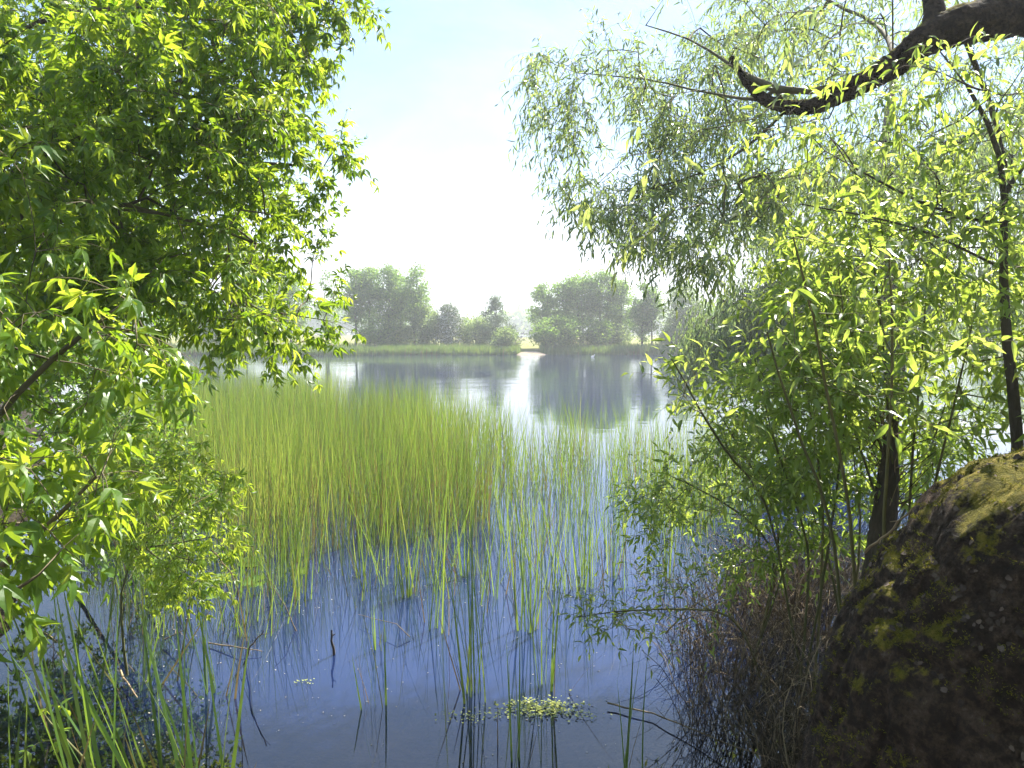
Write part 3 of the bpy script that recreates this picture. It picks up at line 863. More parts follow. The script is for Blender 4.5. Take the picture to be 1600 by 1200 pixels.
# broad bladed clumps at the near left bank
clumps = [
 (28, 1330, 1.05, 5, -.02, 'upright cattail clump at the bottom left corner'),
 (165, 1300, 1.42, 9, -.12, 'cattail clump with long blades leaning left below the maple leaves'),
 (255, 1260, 1.35, 10, -.22, 'cattail clump with crossed leaning blades at the near left bank'),
 (320, 1330, 1.30, 9, -.08, 'rightmost near cattail clump beside the dark shallow water'),
 (120, 1130, 1.25, 7, -.1, 'cattail clump behind the small leafy sprout'),
 (230, 1050, 1.1, 8, .02, 'cattail clump at the waterline under the fallen branch'),
 (345, 1060, .9, 6, -.1, 'small cattail clump at the left side of the blue water'),
]
for px, py, h, nb, ln, label in clumps:
    p = G(px, py, .1)
    e = empty('cattail_clump', (p[0], p[1], float(max(-.2, height(p[0], p[1])))), label, 'cattail', 'broad bladed clumps on the near left bank')
    mb = MB(); n = nb
    x = p[0] + rng.normal(size=n) * .05; y = p[1] + rng.normal(size=n) * .05
    reeds(mb, x, y, h * rng.uniform(.7, 1.05, n), rng.uniform(.006, .0115, n), np.clip(.6 + .2 * rng.normal(size=n), .27, 1), ln, .13, (.55, .3, .15))
    mb.build('green_blades', M['cattail'], e)
    mb = MB(); m = 4
    reeds(mb, p[0] + rng.normal(size=m) * .07, p[1] + rng.normal(size=m) * .07, h * rng.uniform(.3, .75, m), rng.uniform(.005, .009, m), rng.uniform(0, .12, m), ln, .3, (.3, .4, .3))
    mb.build('dry_blades', M['cattail'], e)

# ------------------------------------------------------------------ ash leaved maple on the left
def maple():
    root = np.array([-4.3, 4.6, .5])
    e = empty('maple_tree', root, 'large ash leaved maple with bright lit leaves filling the upper left', 'tree')
    sk = [[(root - [0, 0, .3], .19), (root + [.1, .2, 1.2], .16), (root + [.05, .6, 2.6], .13), (root + [.1, 1.0, 4.2], .09), (root + [.5, 1.2, 6.0], .04)],
          [(root + [.08, .3, 1.5], .05), (P(120, 420, 5.2), .03), (P(330, 440, 5.3), .018), (P(420, 525, 5.0), .012)],
          [(root + [.08, .8, 3.0], .05), (P(150, 180, 5.4), .028), (P(300, 120, 5.8), .018), (P(470, 40, 6.0), .012)],
          [(root + [.05, .6, 2.3], .07), (P(140, 260, 5.8), .03), (P(330, 250, 5.9), .018), (P(500, 260, 6.0), .010)],
          [(root + [.05, .5, 1.9], .06), (P(90, 300, 4.8), .018), (P(260, 330, 4.6), .01), (P(400, 380, 4.4), .008)],
          [(root + [.05, .7, 3.4], .04), (P(50, 20, 5.2), .016), (P(250, 10, 5.0), .01)]]
    poly = [(-90, -90), (585, -90), (548, 10), (500, 55), (470, 105), (480, 140), (440, 180), (455, 225), (445, 300), (435, 370), (425, 400), (385, 440), (400, 470), (440, 485), (430, 520), (390, 540), (330, 545), (270, 530), (200, 470), (100, 480), (-90, 520)]
    dfun = lambda px, py: (4.0 + 2.4 * rng.random() ** .7) if px > 250 else (3.4 + 3.2 * rng.random() ** .8)
    T = poly_pts(poly, 720, dfun, clump=.24, cs=1.7, seed=4)
    tipsT = [P(a, b, 5.2 + rng.random() * .6) for a, b in ((530, 225), (515, 245), (535, 240), (500, 270), (548, 12), (480, 120), (483, 100), (492, 390), (470, 345), (520, 470), (505, 500), (455, 545), (420, 548), (470, 535), (480, 470), (530, 30), (545, -10), (500, 300), (475, 330), (488, 410))]
    # extra boughs outside the frame so the crown stays whole
    T2 = np.array([root + [rng.uniform(-2.2, .8), rng.uniform(-.5, 3), rng.uniform(3.2, 5.5)] for _ in range(50)])
    T = np.concatenate([T, np.array(tipsT), T2])
    arr, par, rad, tips, dirs = grow(sk, T, .22, .05, .06, .0028, .42)
    wm = MB(); wood(wm, arr, par, rad, keep=lambda r: r > .03); wm.build('trunk', M['bark'], e, True)
    wm = MB(); wood(wm, arr, par, rad, keep=lambda r: r <= .03)
    lm = MB()
    o = np.repeat(arr[tips], 2, 0); d = np.repeat(dirs, 2, 0)
    shoots(lm, wm, o, d + np.array([.15, -.1, .05]), .32, 4, MAPLE_SMALL, .084, droop=.25, hang=.55, spread=1.3, opposite=True, upn=1.0)
    shoots(lm, wm, o, d + np.array([.15, -.1, .05]), .3, 3, MAPLE_BIG, .062, droop=.3, hang=.35, spread=1.4, opposite=True, upn=1.3, tone=.08)
    shoots(lm, wm, o[::2], d[::2], .26, 5, MAPLE_SMALL, .06, droop=.1, hang=.2, spread=1.5, opposite=True, upn=.5, tone=-.12)
    wm.build('branches', M['twig'], e, True)
    lm.build('foliage', M['maple'], e)
maple()

def maple_near():
    root = np.array([-2.75, 2.9, .55])
    e = empty('maple_sapling', root, 'nearer maple sapling whose big pointed leaves hang at the left edge', 'tree')
    sk = [[(root, .035), (root + [.15, .1, .7], .028), (root + [.1, .15, 1.5], .02), (root + [.3, .3, 2.1], .01)],
          [(root + [.12, .1, .6], .018), (P(60, 840, 2.9), .012), (P(150, 745, 2.8), .006)],
          [(root + [.12, .1, 1.0], .018), (P(70, 560, 3.0), .012), (P(200, 470, 3.1), .006)],
          [(root + [.12, .1, .4], .014), (P(0, 930, 2.4), .009), (P(60, 900, 2.3), .004)]]
    polys = [([(-80, 430), (60, 400), (150, 430), (215, 480), (230, 520), (330, 560), (345, 590), (230, 600), (170, 640), (150, 700), (-80, 740)], 60, 2.7, 1.3),
             ([(-80, 740), (60, 720), (160, 690), (215, 735), (150, 790), (190, 850), (100, 860), (60, 880), (-80, 900)], 34, 2.4, .8),
             ([(-60, 870), (15, 880), (25, 980), (-60, 1000)], 5, 2.2, .3),
             ([(-60, 150), (150, 240), (190, 330), (60, 420), (-60, 380)], 14, 3.0, .9)]
    T = np.concatenate([poly_pts(p, n, (lambda a, b, d0=d0, dr=dr: d0 + dr * rng.random()), 0) for p, n, d0, dr in polys])
    arr, par, rad, tips, dirs = grow(sk, T, .16, .07, .05, .0022, .42)
    wm = MB(); wood(wm, arr, par, rad)
    lm = MB(); o = np.repeat(arr[tips], 2, 0); d = np.repeat(dirs, 2, 0)
    shoots(lm, wm, o, d + np.array([.25, -.1, .0]), .24, 3, MAPLE_BIG, .088, droop=.3, hang=.5, spread=1.1, opposite=True, upn=1.2, wr=.0022, tone=.12)
    wm.build('stem', M['twig'], e, True)
    lm.build('foliage', M['maple'], e)
maple_near()

def leafy(name, label, cat, base, skel, polys, mat, tmpl, lsize, shoot_len, nleaf, per=2, step=.2, tipr=.0022, droop=.3, hang=.3, spread=1.0, woodmat='greenstem', clump=0, opposite=False, tone=0, side=.9, bias=(0, 0, 0), group=None, wid=None, arch=.06, upn=1.0, wr=.0016):
    e = empty(name, base, label, cat, group)
    T = np.concatenate([poly_pts(p, n, (lambda a, b, d0=d0, dr=dr: d0 + dr * rng.random()), clump, 2.2, base[0]) for p, n, d0, dr in polys])
    arr, par, rad, tips, dirs = grow(skel, T, step, arch, .05, tipr, .42)
    wm = MB(); wood(wm, arr, par, rad); lm = MB()
    o = np.repeat(arr[tips], per, 0); d = np.repeat(dirs, per, 0)
    shoots(lm, wm, o, d + np.array(bias), shoot_len, nleaf, tmpl, lsize, droop=droop, hang=hang, spread=spread, opposite=opposite, tone=tone, side=side, wid=wid, upn=upn, wr=wr)
    wm.build('stems', M[woodmat], e, True)
    lm.build('foliage', M[mat], e)
    return e

# shaded trees further along the left bank
b = np.array([-7.2, 8.0, .6])
leafy('bank_tree', 'shaded tree on the left bank behind the maple', 'tree', b,
      [[(b, .14), (b + [.2, .2, 2.2], .1), (b + [.3, .3, 4.5], .03)]],
      [([(-90, 60), (180, 120), (260, 300), (250, 520), (200, 640), (-90, 660)], 300, 7.2, 2.6)], 'shrub', MAPLE_SMALL, .10, .4, 4, per=3, step=.35, tipr=.004, opposite=True, woodmat='bark', hang=.5, clump=.1)
b = np.array([-4.6, 7.6, .3])
leafy('waterside_shrub', 'small leaved green shrub at the waterline left of the reed bed', 'shrub', b,
      [[(b, .02), (b + [.4, 0, .7], .014), (b + [.8, -.1, 1.2], .006)], [(b + [.1, 0, .2], .015), (P(250, 800, 6.2), .008)]],
      [([(60, 560), (230, 540), (320, 600), (300, 680), (250, 740), (60, 740)], 110, 6.2, 1.5), ([(100, 740), (260, 690), (330, 760), (300, 830), (240, 880), (100, 860)], 120, 5.6, 1.2)],
      'shrub', OVAL, .055, .3, 7, per=3, tone=.05, opposite=False, hang=.2)
b = np.array([-2.75, 5.1, .05])
leafy('box_shrub', 'light green shrub leaning over the water in front of the reed bed', 'shrub', b,
      [[(b, .010), (P(180, 880, 5.0), .008), (P(290, 790, 5.1), .005), (P(350, 760, 5.2), .004)], [(P(200, 860, 5.0), .008), (P(330, 840, 5.0), .004)]],
      [([(190, 700), (300, 680), (355, 740), (375, 800), (365, 850), (300, 880), (200, 880)], 80, 4.6, .9), ([(230, 880), (340, 860), (330, 915), (260, 930)], 22, 4.6, .6)],
      'maple', MAPLE_SMALL, .06, .22, 4, per=2, tone=.3, opposite=True, hang=.35)
b = np.array([-2.0, 3.55, .2])
leafy('leafy_sprout', 'little light green sprout on the dark shallow bottom left', 'seedling', b,
      [[(b, .008), (P(80, 1130, 3.6), .005)]], [([(50, 1100), (140, 1100), (130, 1180), (60, 1170)], 5, 3.5, .2)], 'maple', OVAL, .055, .09, 3, per=1, tone=.25, opposite=True, hang=.1)

# ------------------------------------------------------------------ old leaning willow on the right
def fbm(v, o=4):
    return noise.fractal(Vector(v), 1.0, 2.0, o)
def big_trunk(mb, path, rads, sides, step, amp, seed):
    D, Rr = [], []
    for (a, b), (ra, rb) in zip(zip(path[:-1], path[1:]), zip(rads[:-1], rads[1:])):
        a, b = np.array(a, float), np.array(b, float); n = max(2, int(np.linalg.norm(b - a) / step))
        for k in range(n): D.append(a + (b - a) * k / n); Rr.append(ra + (rb - ra) * k / n)
    D.append(np.array(path[-1], float)); Rr.append(rads[-1])
    D = np.array(D); Rr = np.array(Rr)
    it = int(.35 / step)
    for _ in range(max(4, it // 2)):
        D[1:-1] = (D[:-2] + 2 * D[1:-1] + D[2:]) / 4; Rr[1:-1] = (Rr[:-2] + 2 * Rr[1:-1] + Rr[2:]) / 4
    T = norm(np.gradient(D, axis=0)); A = norm(np.cross(T, [0, 1, .01])); B = np.cross(T, A)
    n = len(D); L = np.concatenate([[0], np.cumsum(np.linalg.norm(np.diff(D, axis=0), axis=1))])
    V = np.zeros((n, sides, 3))
    for i in range(n):
        for j in range(sides):
            a = j / sides * 6.283185
            c, s = math.cos(a), math.sin(a)
            r = Rr[i]
            q0 = Vector(D[i] + (A[i] * c + B[i] * s) * r)
            big = noise.noise(q0 * 1.6 + Vector((seed, 0, 0)))
            q1 = Vector((q0.x, q0.y, q0.z * .55)) * (4.2 / (r + .12)) * .5
            wv = noise.noise_vector(q1 * .6) * .5
            vd = noise.voronoi(q1 * 1.6 + wv)[0]
            crack = min(1, (vd[1] - vd[0]) * 3.2)          # plates with cracks between
            fine = fbm(q0 * 34, 4)
            V[i, j] = D[i] + (A[i] * c + B[i] * s) * (r * (1 + .08 * big) + amp * (.8 * crack - .5 + .35 * fine + .4 * noise.noise(q0 * 7)))
    i = np.arange(n - 1)[:, None] * sides; j = np.arange(sides)[None, :]; k = (j + 1) % sides
    mb.add(V.reshape(-1, 3), np.stack([i + j, i + k, i + sides + k, i + sides + j], -1).reshape(-1, 4), .5)

def old_willow():
    base = np.array([1.62, 2.5, .25])
    e = empty('old_willow', base, 'massive old willow with mossy leaning trunk and a thick overhanging limb', 'tree')
    mb = MB()
    big_trunk(mb, [(1.54, 2.5, 0.0), (1.57, 2.48, .7), (1.66, 2.48, 1.2), (1.86, 2.48, 1.58), (2.4, 2.6, 1.68), (3.1, 3.0, 1.9), (3.9, 3.7, 2.6), (4.5, 4.4, 3.7), (4.6, 4.7, 4.6), (4.7, 4.8, 5.6)],
              [.60, .54, .52, .50, .50, .46, .40, .34, .27, .2], 260, .013, .030, 3.0)
    tr = mb.build('trunk', M['oldbark'], e, True)
    # moss cushions and loose bark scales on the upper side
    me = tr.data; nf = len(me.polygons)
    cen = np.zeros(nf * 3); me.polygons.foreach_get('center', cen); cen = cen.reshape(-1, 3) + np.array(base)
    nor = np.zeros(nf * 3); me.polygons.foreach_get('normal', nor); nor = nor.reshape(-1, 3)
    up = np.where((nor[:, 2] > .30) & (cen[:, 0] < 2.9) & (cen[:, 2] > 1.0))[0]
    pv = np.array([noise.noise(Vector(c_ * 5)) + .5 * noise.noise(Vector(c_ * 14)) for c_ in cen[up]])
    ms_ = up[pv + .9 * (nor[up, 2] - .42) > .02]
    k = rng.choice(ms_, 60000); n = len(k)
    mm = MB(); tb = blade_template([0, .5, 1], [.16, .13, .02], .3, .3)
    instances(mm, tb[0], [tb[1]], cen[k] + rng.normal(size=(n, 3)) * .004, nor[k] + rng.normal(size=(n, 3)) * .7, rnd_dirs(n), rng.uniform(.005, .012, n), np.clip(.5 + .3 * rng.normal(size=n), 0, 1))
    mm.build('moss', M['moss'], e)
    k = rng.choice(up[pv < .1], 1500); n = len(k); mm = MB()
    tf = blade_template([0, .4, 1], [.3, .42, .15], .15, .3)
    instances(mm, tf[0], [tf[1]], cen[k] + nor[k] * .004, np.cross(nor[k], rnd_dirs(n)) + nor[k] * .15, nor[k] + rnd_dirs(n) * .25, rng.uniform(.006, .024, n), rng.random(n))
    mm.build('bark_scales', M['scale'], e)
    mb = MB()
    big_trunk(mb, [(4.6, 4.65, 4.35), P(1600, 20, 4.6), P(1500, 38, 4.6), P(1445, 62, 4.7), P(1400, 100, 4.8), P(1335, 136, 5.0), P(1272, 168, 5.2), P(1225, 168, 5.3), P(1190, 154, 5.4), P(1165, 128, 5.5), P(1143, 90, 5.6)],
              [.19, .13, .115, .095, .078, .064, .052, .045, .038, .03, .015], 56, .018, .014, 9.0)
    mb.build('limb', M['oldbark'], e, True)
    mb = MB()
    big_trunk(mb, [P(1452, 62, 4.7), P(1462, 20, 4.7), P(1440, -60, 4.9)], [.07, .06, .04], 22, .03, .006, 2.0)
    mb.build('limb', M['oldbark'], e, True)
    sk = [[((4.6, 4.65, 4.35), .05), (P(1600, 20, 4.6), .05), (P(1400, 95, 4.8), .05), (P(1270, 165, 5.2), .04), (P(1190, 156, 5.4), .03), (P(1143, 92, 5.6), .012), (P(1080, 60, 6.0), .008), (P(1010, 40, 6.4), .005)],
          [(P(1190, 156, 5.4), .014), (P(1120, 150, 5.9), .010), (P(1010, 120, 6.4), .007), (P(900, 115, 6.8), .004)],
          [(P(1230, 170, 5.3), .014), (P(1140, 260, 6.0), .010), (P(1000, 300, 6.4), .006)],
          [(P(1400, 95, 4.8), .02), (P(1380, 40, 5.6), .015), (P(1250, -20, 6.5), .01)],
          [(P(1500, 38, 4.6), .02), (P(1560, 200, 5.5), .012), (P(1580, 300, 6.2), .006)]]
    T = np.concatenate([
        poly_pts([(812, 130), (850, 85), (870, 100), (930, 40), (1000, 70), (1010, 110), (1080, 40), (1200, 60), (1200, 200), (1130, 230), (1100, 300), (1010, 300), (960, 250), (880, 270), (850, 230), (830, 190)], 210, lambda a, b: 5.8 + 1.6 * rng.random(), .16, 1.6, 2.0),
        poly_pts([(1000, -60), (1660, -60), (1660, 260), (1450, 300), (1250, 300), (1150, 200), (1100, 60)], 300, lambda a, b: 5.2 + 3.2 * rng.random(), .14, 1.3, 6.0),
        poly_pts([(870, 280), (1000, 290), (1250, 260), (1220, 330), (1130, 360), (1060, 380), (990, 350), (900, 330)], 130, lambda a, b: 5.4 + 1.6 * rng.random(), .1, 1.6, 1.0),
        poly_pts([(980, 350), (1160, 330), (1150, 400), (1080, 420), (1000, 400)], 34, lambda a, b: 4.6 + 1.6 * rng.random(), .1, 1.6, 1.0),
        np.array([[rng.uniform(4, 7), rng.uniform(2, 5), rng.uniform(5.6, 7)] for _ in range(50)])])
    arr, par, rad, tips, dirs = grow(sk, T, .2, .07, .07, .0022, .40)
    wm = MB(); wood(wm, arr, par, np.where(rad > .03, .02, rad))
    lm = MB(); o = np.repeat(arr[tips], 5, 0); d = np.repeat(dirs, 5, 0)
    shoots(lm, wm, o, d + np.array([-.2, 0, -.1]), .36, 9, WILLOW, .08, droop=.5, hang=.4, spread=1.7, side=.8, upn=.8, wr=.0014)
    # a few larger leafed sprays hanging nearer the viewer
    o = np.array([P(a, b, 4.5 + .6 * rng.random()) for a, b in ((1010, 190), (1040, 250), (1080, 240), (1140, 250), (1170, 330), (1060, 330), (1000, 380), (1030, 350), (1100, 380), (1230, 180), (1200, 240), (930, 290), (1180, 60), (1230, 40), (1280, 80), (1300, 20))])
    for a in o:
        st = a + np.array([.5, .3, .3]); tube(wm, [st, (st + a) / 2 + [0, 0, .08], a], [.004, .003, .002], 4, .6)
        L = np.linalg.norm(arr - st, axis=1).argmin(); tube(wm, [arr[L], (arr[L] + st) / 2 + [0, 0, .05], st], [.006, .005, .004], 4, .5)
    o2 = np.repeat(o, 2, 0)
    shoots(lm, wm, o2, np.tile([-.5, -.3, -.3], (len(o2), 1)), .3, 6, WILLOW_WIDE, .12, droop=.4, hang=.4, spread=.9, tone=.3)
    wm.build('branches', M['twig'], e, True)
    lm.build('foliage', M['willow'], e)
old_willow()

def back_willow():
    b = G(1400, 640, .3); b[2] = .2
    e = empty('weeping_willow', b, 'dark weeping willow further back whose branches hang to the water', 'tree')
    d0 = b[1]
    sk = [[(b, .3), (P(1395, 480, d0), .26), (P(1372, 300, d0), .2), (P(1385, 200, d0 + .2), .12), (P(1400, 100, d0 + .3), .06)],
          [(P(1380, 300, d0), .14), (P(1430, 270, d0), .13), (P(1510, 205, d0), .12), (P(1640, 205, d0), .08)],
          [(P(1375, 310, d0), .12), (P(1320, 300, d0 - .5), .09), (P(1230, 260, d0 - 1), .05), (P(1150, 330, d0 - 1.5), .02)],
          [(P(1390, 420, d0), .10), (P(1200, 440, d0 - 2), .05), (P(1110, 500, d0 - 2.5), .02)]]
    T = np.concatenate([
        poly_pts([(1150, 260), (1230, 210), (1400, 200), (1660, 120), (1660, 500), (1400, 520), (1330, 420), (1250, 400), (1170, 420)], 260, lambda a, b_: d0 - 2.5 + 4 * rng.random(), .1, .8, 3.0),
        poly_pts([(1120, 470), (1170, 430), (1330, 400), (1350, 560), (1150, 560), (1080, 565), (1060, 560), (1085, 500)], 240, lambda a, b_: d0 - 3.5 + 3 * rng.random(), .0, .8, 3.0)])
    arr, par, rad, tips, dirs = grow(sk, T, .5, .1, .06, .005, .42)
    wm = MB(); wood(wm, arr, par, rad, keep=lambda r: r > .05); wm.build('trunk', M['bark'], e, True)
    wm = MB(); wood(wm, arr, par, rad, keep=lambda r: r <= .05)
    lm = MB(); o = np.repeat(arr[tips], 12, 0); d = np.repeat(dirs, 12, 0)
    o = o + rng.normal(size=o.shape) * .22
    shoots(lm, wm, o, d * .4 + np.array([0, 0, -.8]), 1.0, 14, WILLOW_WIDE, .13, droop=.8, hang=.8, spread=.7, side=.4, wr=.003, tone=-.15)
    wm.build('branches', M['bark'], e, True)
    lm.build('foliage', M['willow'], e)
back_willow()

def behind(x, y, h, w, label):  # unseen tree added to block skylight and darken the near shaded sides
    z0 = gz(x, y); b = np.array([x, y, z0])
    e = empty('added_shade_tree', b, label, 'tree', 'unseen trees added behind the viewpoint to block skylight')
    sk = [[(b, .25), (b + [.1, 0, h * .4], .2), (b + [0, .1, h * .8], .08)]]
    v = rnd_dirs(260) * rng.uniform(.3, 1, (260, 1)) ** .5
    T = b + np.array([0, 0, h * .62]) + v * [w, w, h * .42]
    arr, par, rad, tips, dirs = grow(sk, T, .6, .05, .06, .006, .42)
    wm = MB(); wood(wm, arr, par, rad); wm.build('trunk', M['bark'], e, True)
    lm = MB(); o = np.repeat(arr[tips], 26, 0); o = o + rng.normal(size=o.shape) * .35; n = len(o)
    instances(lm, FAR[0], FAR[1], o, rnd_dirs(n), rnd_dirs(n) + UP, .26 * rng.uniform(.6, 1.3, n), np.clip(.4 + .2 * rng.normal(size=n), 0, 1))
    lm.build('foliage', M['far'], e)
behind(-5.5, -3.5, 9, 3.4, 'unseen broad tree added for shade behind and left of the viewpoint')
behind(-.5, -5.0, 10, 3.8, 'unseen broad tree added for shade straight behind the viewpoint')
behind(4.8, -2.5, 9.5, 3.6, 'unseen broad tree added for shade behind and right of the viewpoint')

# slender dark sapling
def sapling():
    b = np.array([2.75, 3.9, .4]); d0 = 3.9
    e = empty('slender_sapling', b, 'slender dark stemmed sapling with a forked top behind the mossy trunk', 'tree')
    sk = [[(b, .034), (P(1590, 650, d0), .030), (P(1568, 500, d0), .024), (P(1565, 380, d0), .020), (P(1578, 290, d0), .016), (P(1560, 200, d0), .013), (P(1520, 125, d0), .009), (P(1470, 80, d0), .004)],
          [(P(1578, 290, d0), .014), (P(1600, 240, d0), .010), (P(1660, 180, d0), .004)],
          [(P(1570, 350, d0), .010), (P(1500, 345, d0 - .1), .008), (P(1380, 290, d0 - .2), .006), (P(1290, 235, d0 - .3), .003)],
          [(P(1568, 420, d0), .008), (P(1430, 350, d0 - .1), .006), (P(1250, 320, d0 - .3), .003)],
          [(P(1530, 140, d0), .006), (P(1460, 110, d0), .003)]]
    T = np.concatenate([poly_pts([(1260, 120), (1500, 60), (1660, 60), (1660, 420), (1500, 420), (1300, 340)], 150, lambda a, b_: 3.5 + .9 * rng.random(), 0),
                        poly_pts([(1120, 200), (1300, 180), (1300, 330), (1180, 340)], 10, lambda a, b_: 3.3 + .5 * rng.random(), 0)])
    arr, par, rad, tips, dirs = grow(sk, T, .15, .05, .05, .0018, .42)
    wm = MB(); wood(wm, arr, par, rad); lm = MB(); o = np.repeat(arr[tips], 2, 0); d = np.repeat(dirs, 2, 0)
    shoots(lm, wm, o, d + np.array([-.2, 0, 0]), .26, 6, WILLOW_WIDE, .072, droop=.35, hang=.3, spread=1.1, tone=.1)
    wm.build('stem', M['bark'], e, True); lm.build('foliage', M['shoot'], e)
sapling()

# young willow shoots
def wshoots(label, basep, stems, polys, tone=.12, lsize=.092, per=3, nleaf=7, clump=.3):
    b = np.array(basep, float)
    sk = []
    for s in stems:
        pl = [(b if not sk else b + [rng.normal() * .05, rng.normal() * .05, .05], .009)]
        for k, (px, py, d) in enumerate(s): pl.append((P(px, py, d), .006 * (1 - k / len(s)) + .002))
        sk.append(pl)
    return leafy('young_willow', label, 'shrub', b, sk, polys, 'shoot', WILLOW_WIDE, lsize, .3, nleaf, per=per, step=.16, tone=tone, clump=clump, droop=.15, hang=.15, spread=.9, bias=(0, 0, .35), group='young willow shrubs on the right bank', tipr=.0014, arch=-.03)
wshoots('tall young willow shrub with upright yellow green shoots left of the slender sapling', (2.35, 4.3, .3),
        [[(1400, 800, 4.2), (1385, 600, 4.1), (1370, 420, 4.0), (1350, 330, 4.0)], [(1420, 780, 4.3), (1440, 560, 4.2), (1450, 400, 4.2)], [(1450, 800, 4.4), (1500, 600, 4.3), (1530, 450, 4.2)], [(1380, 800, 4.2), (1320, 640, 4.1), (1290, 480, 4.0)]],
        [([(1290, 360), (1420, 300), (1560, 330), (1660, 420), (1660, 640), (1500, 680), (1380, 690), (1300, 620)], 210, 3.7, 1.6)])
wshoots('young willow shrub with sunlit tips standing left of centre in the right thicket', (1.95, 4.6, .1),
        [[(1290, 800, 4.5), (1260, 600, 4.4), (1230, 460, 4.3)], [(1300, 820, 4.4), (1330, 600, 4.3), (1310, 420, 4.1)], [(1270, 850, 4.5), (1210, 700, 4.4), (1180, 560, 4.3)]],
        [([(1185, 470), (1240, 380), (1330, 340), (1330, 640), (1290, 700), (1220, 740), (1170, 650), (1150, 600)], 150, 3.8, 1.5)])
wshoots('low young willow shrub spreading over the water at the left edge of the thicket', (1.75, 5.2, .05),
        [[(1230, 830, 5.0), (1170, 720, 4.9), (1120, 640, 4.8)], [(1220, 850, 5.0), (1130, 780, 4.9), (1040, 740, 4.8)], [(1240, 850, 5.0), (1220, 740, 5.0), (1210, 650, 5.0)]],
        [([(1120, 620), (1180, 590), (1240, 700), (1230, 800), (1130, 820), (1010, 850), (985, 800), (1050, 740), (1130, 700)], 150, 4.5, 1.0), ([(1130, 780), (1320, 760), (1300, 900), (1150, 900)], 50, 4.6, .9)], lsize=.07)
wshoots('young willow shrub filling the dark gap just left of the mossy trunk', (2.3, 5.0, .25),
        [[(1350, 850, 4.8), (1340, 760, 4.8), (1330, 680, 4.8)], [(1400, 830, 4.8), (1450, 720, 4.8), (1480, 620, 4.7)], [(1300, 880, 4.8), (1270, 800, 4.8)]],
        [([(1230, 720), (1330, 660), (1560, 640), (1500, 700), (1430, 770), (1370, 850), (1280, 860), (1220, 840)], 170, 4.3, 1.5)], tone=-.1)
wshoots('nearest young willow shoots with large glowing leaves in front of the right thicket', (1.75, 3.5, .35),
        [[(1330, 800, 3.2), (1290, 600, 3.0), (1260, 430, 2.8), (1240, 370, 2.8)], [(1380, 800, 3.2), (1400, 560, 3.0), (1390, 400, 2.9)], [(1300, 800, 3.3), (1230, 640, 3.1), (1200, 520, 3.0)]],
        [([(1200, 480), (1250, 340), (1420, 330), (1500, 430), (1480, 600), (1360, 640), (1230, 620)], 70, 2.6, .9)], tone=.05, lsize=.08, per=1, nleaf=7, clump=0)
wshoots('single leafy willow spray reaching out over the open water', (1.95, 4.7, .05),
        [[(1200, 780, 4.4), (1130, 700, 3.9), (1088, 640, 3.6), (1072, 590, 3.5), (1050, 562, 3.5)]],
        [([(1045, 555), (1085, 565), (1100, 640), (1080, 650)], 9, 3.4, .3), ([(1080, 640), (1110, 640), (1200, 760), (1190, 790), (1120, 720)], 22, 3.7, .7)], tone=.2, lsize=.07, per=2, clump=0)
wshoots('low willow spray hanging just above the deep blue water', (1.75, 4.9, .02),
        [[(1150, 950, 4.5), (1090, 952, 4.3), (1020, 945, 4.3), (950, 955, 4.3), (900, 965, 4.3)]],
        [([(880, 945), (990, 940), (1080, 950), (1000, 990), (930, 990)], 30, 4.2, .35), ([(1020, 900), (1150, 900), (1150, 980), (1030, 975)], 26, 4.3, .5)], tone=.35, lsize=.06, per=2, nleaf=5, clump=0)

# ------------------------------------------------------------------ dead wood, brush, sticks
def dead_brush(label, pts, n, hmax, lean, hang=None):
    "tangle of thin dead stems around a base polygon on the water/bank"
    c = np.array([G(a, b)[:2] for a, b in pts]); ctr = c.mean(0)
    e = empty('dead_brush', (ctr[0], ctr[1], 0), label, 'dead brush', 'dead brush tangled below the old willow')
    wm = MB(); lo, hi = c.min(0), c.max(0); k = 0
    while k < n:
        q = rng.uniform(lo, hi)
        if not in_poly(np.array([q[0]]), np.array([q[1]]), c)[0]: continue
        k += 1
        h = hmax * rng.uniform(.35, 1.05); z = float(max(height(q[0], q[1]), -.25)) - .03
        d = np.array([rng.normal() * .22 + lean, rng.normal() * .2, 1.0]); p = np.array([q[0], q[1], z]); pp = [p]
        for s_ in range(5):
            d = d + rng.normal(size=3) * [.13, .13, .03] + [0, 0, -.05 * s_]; p = p + d / np.linalg.norm(d) * h / 5; pp.append(p)
        r = rng.uniform(.002, .0055)
        tube(wm, pp, np.linspace(r, r * .4, 6), 3, rng.random() ** 1.5)
        for _ in range(2):
            s_ = pp[rng.integers(1, 5)]; dd = norm(rng.normal(size=3) * [1, .8, .6]); l = rng.uniform(.06, .25)
            tube(wm, [s_, s_ + dd * l * .5, s_ + dd * l + [0, 0, -.03]], [r * .5, r * .4, r * .3], 3, rng.random() ** 1.5)
    wm.build('stems', M['dry'], e)
    return e
dead_brush('brown dead brush standing in water left of the mossy trunk', [(1050, 1000), (1200, 960), (1300, 1000), (1330, 1190), (1230, 1230), (1080, 1160)], 900, 1.0, .05)
dead_brush('taller reddish brush heap under the young willow shrubs', [(1140, 900), (1330, 890), (1370, 980), (1270, 1010), (1110, 980)], 900, 1.2, .05)
dead_brush('thin dead stems at the right bank in the deepest shade', [(1200, 1130), (1330, 1080), (1320, 1260), (1200, 1260)], 300, .8, .05)
dead_brush('sparse dark stems rising from the blue water beside the brush', [(980, 900), (1130, 880), (1120, 980), (1010, 970)], 60, .8, .0)
dead_brush('dry twig litter below the maple on the left bank', [(60, 1010), (230, 960), (300, 1010), (240, 1160), (60, 1180)], 60, .4, .0)

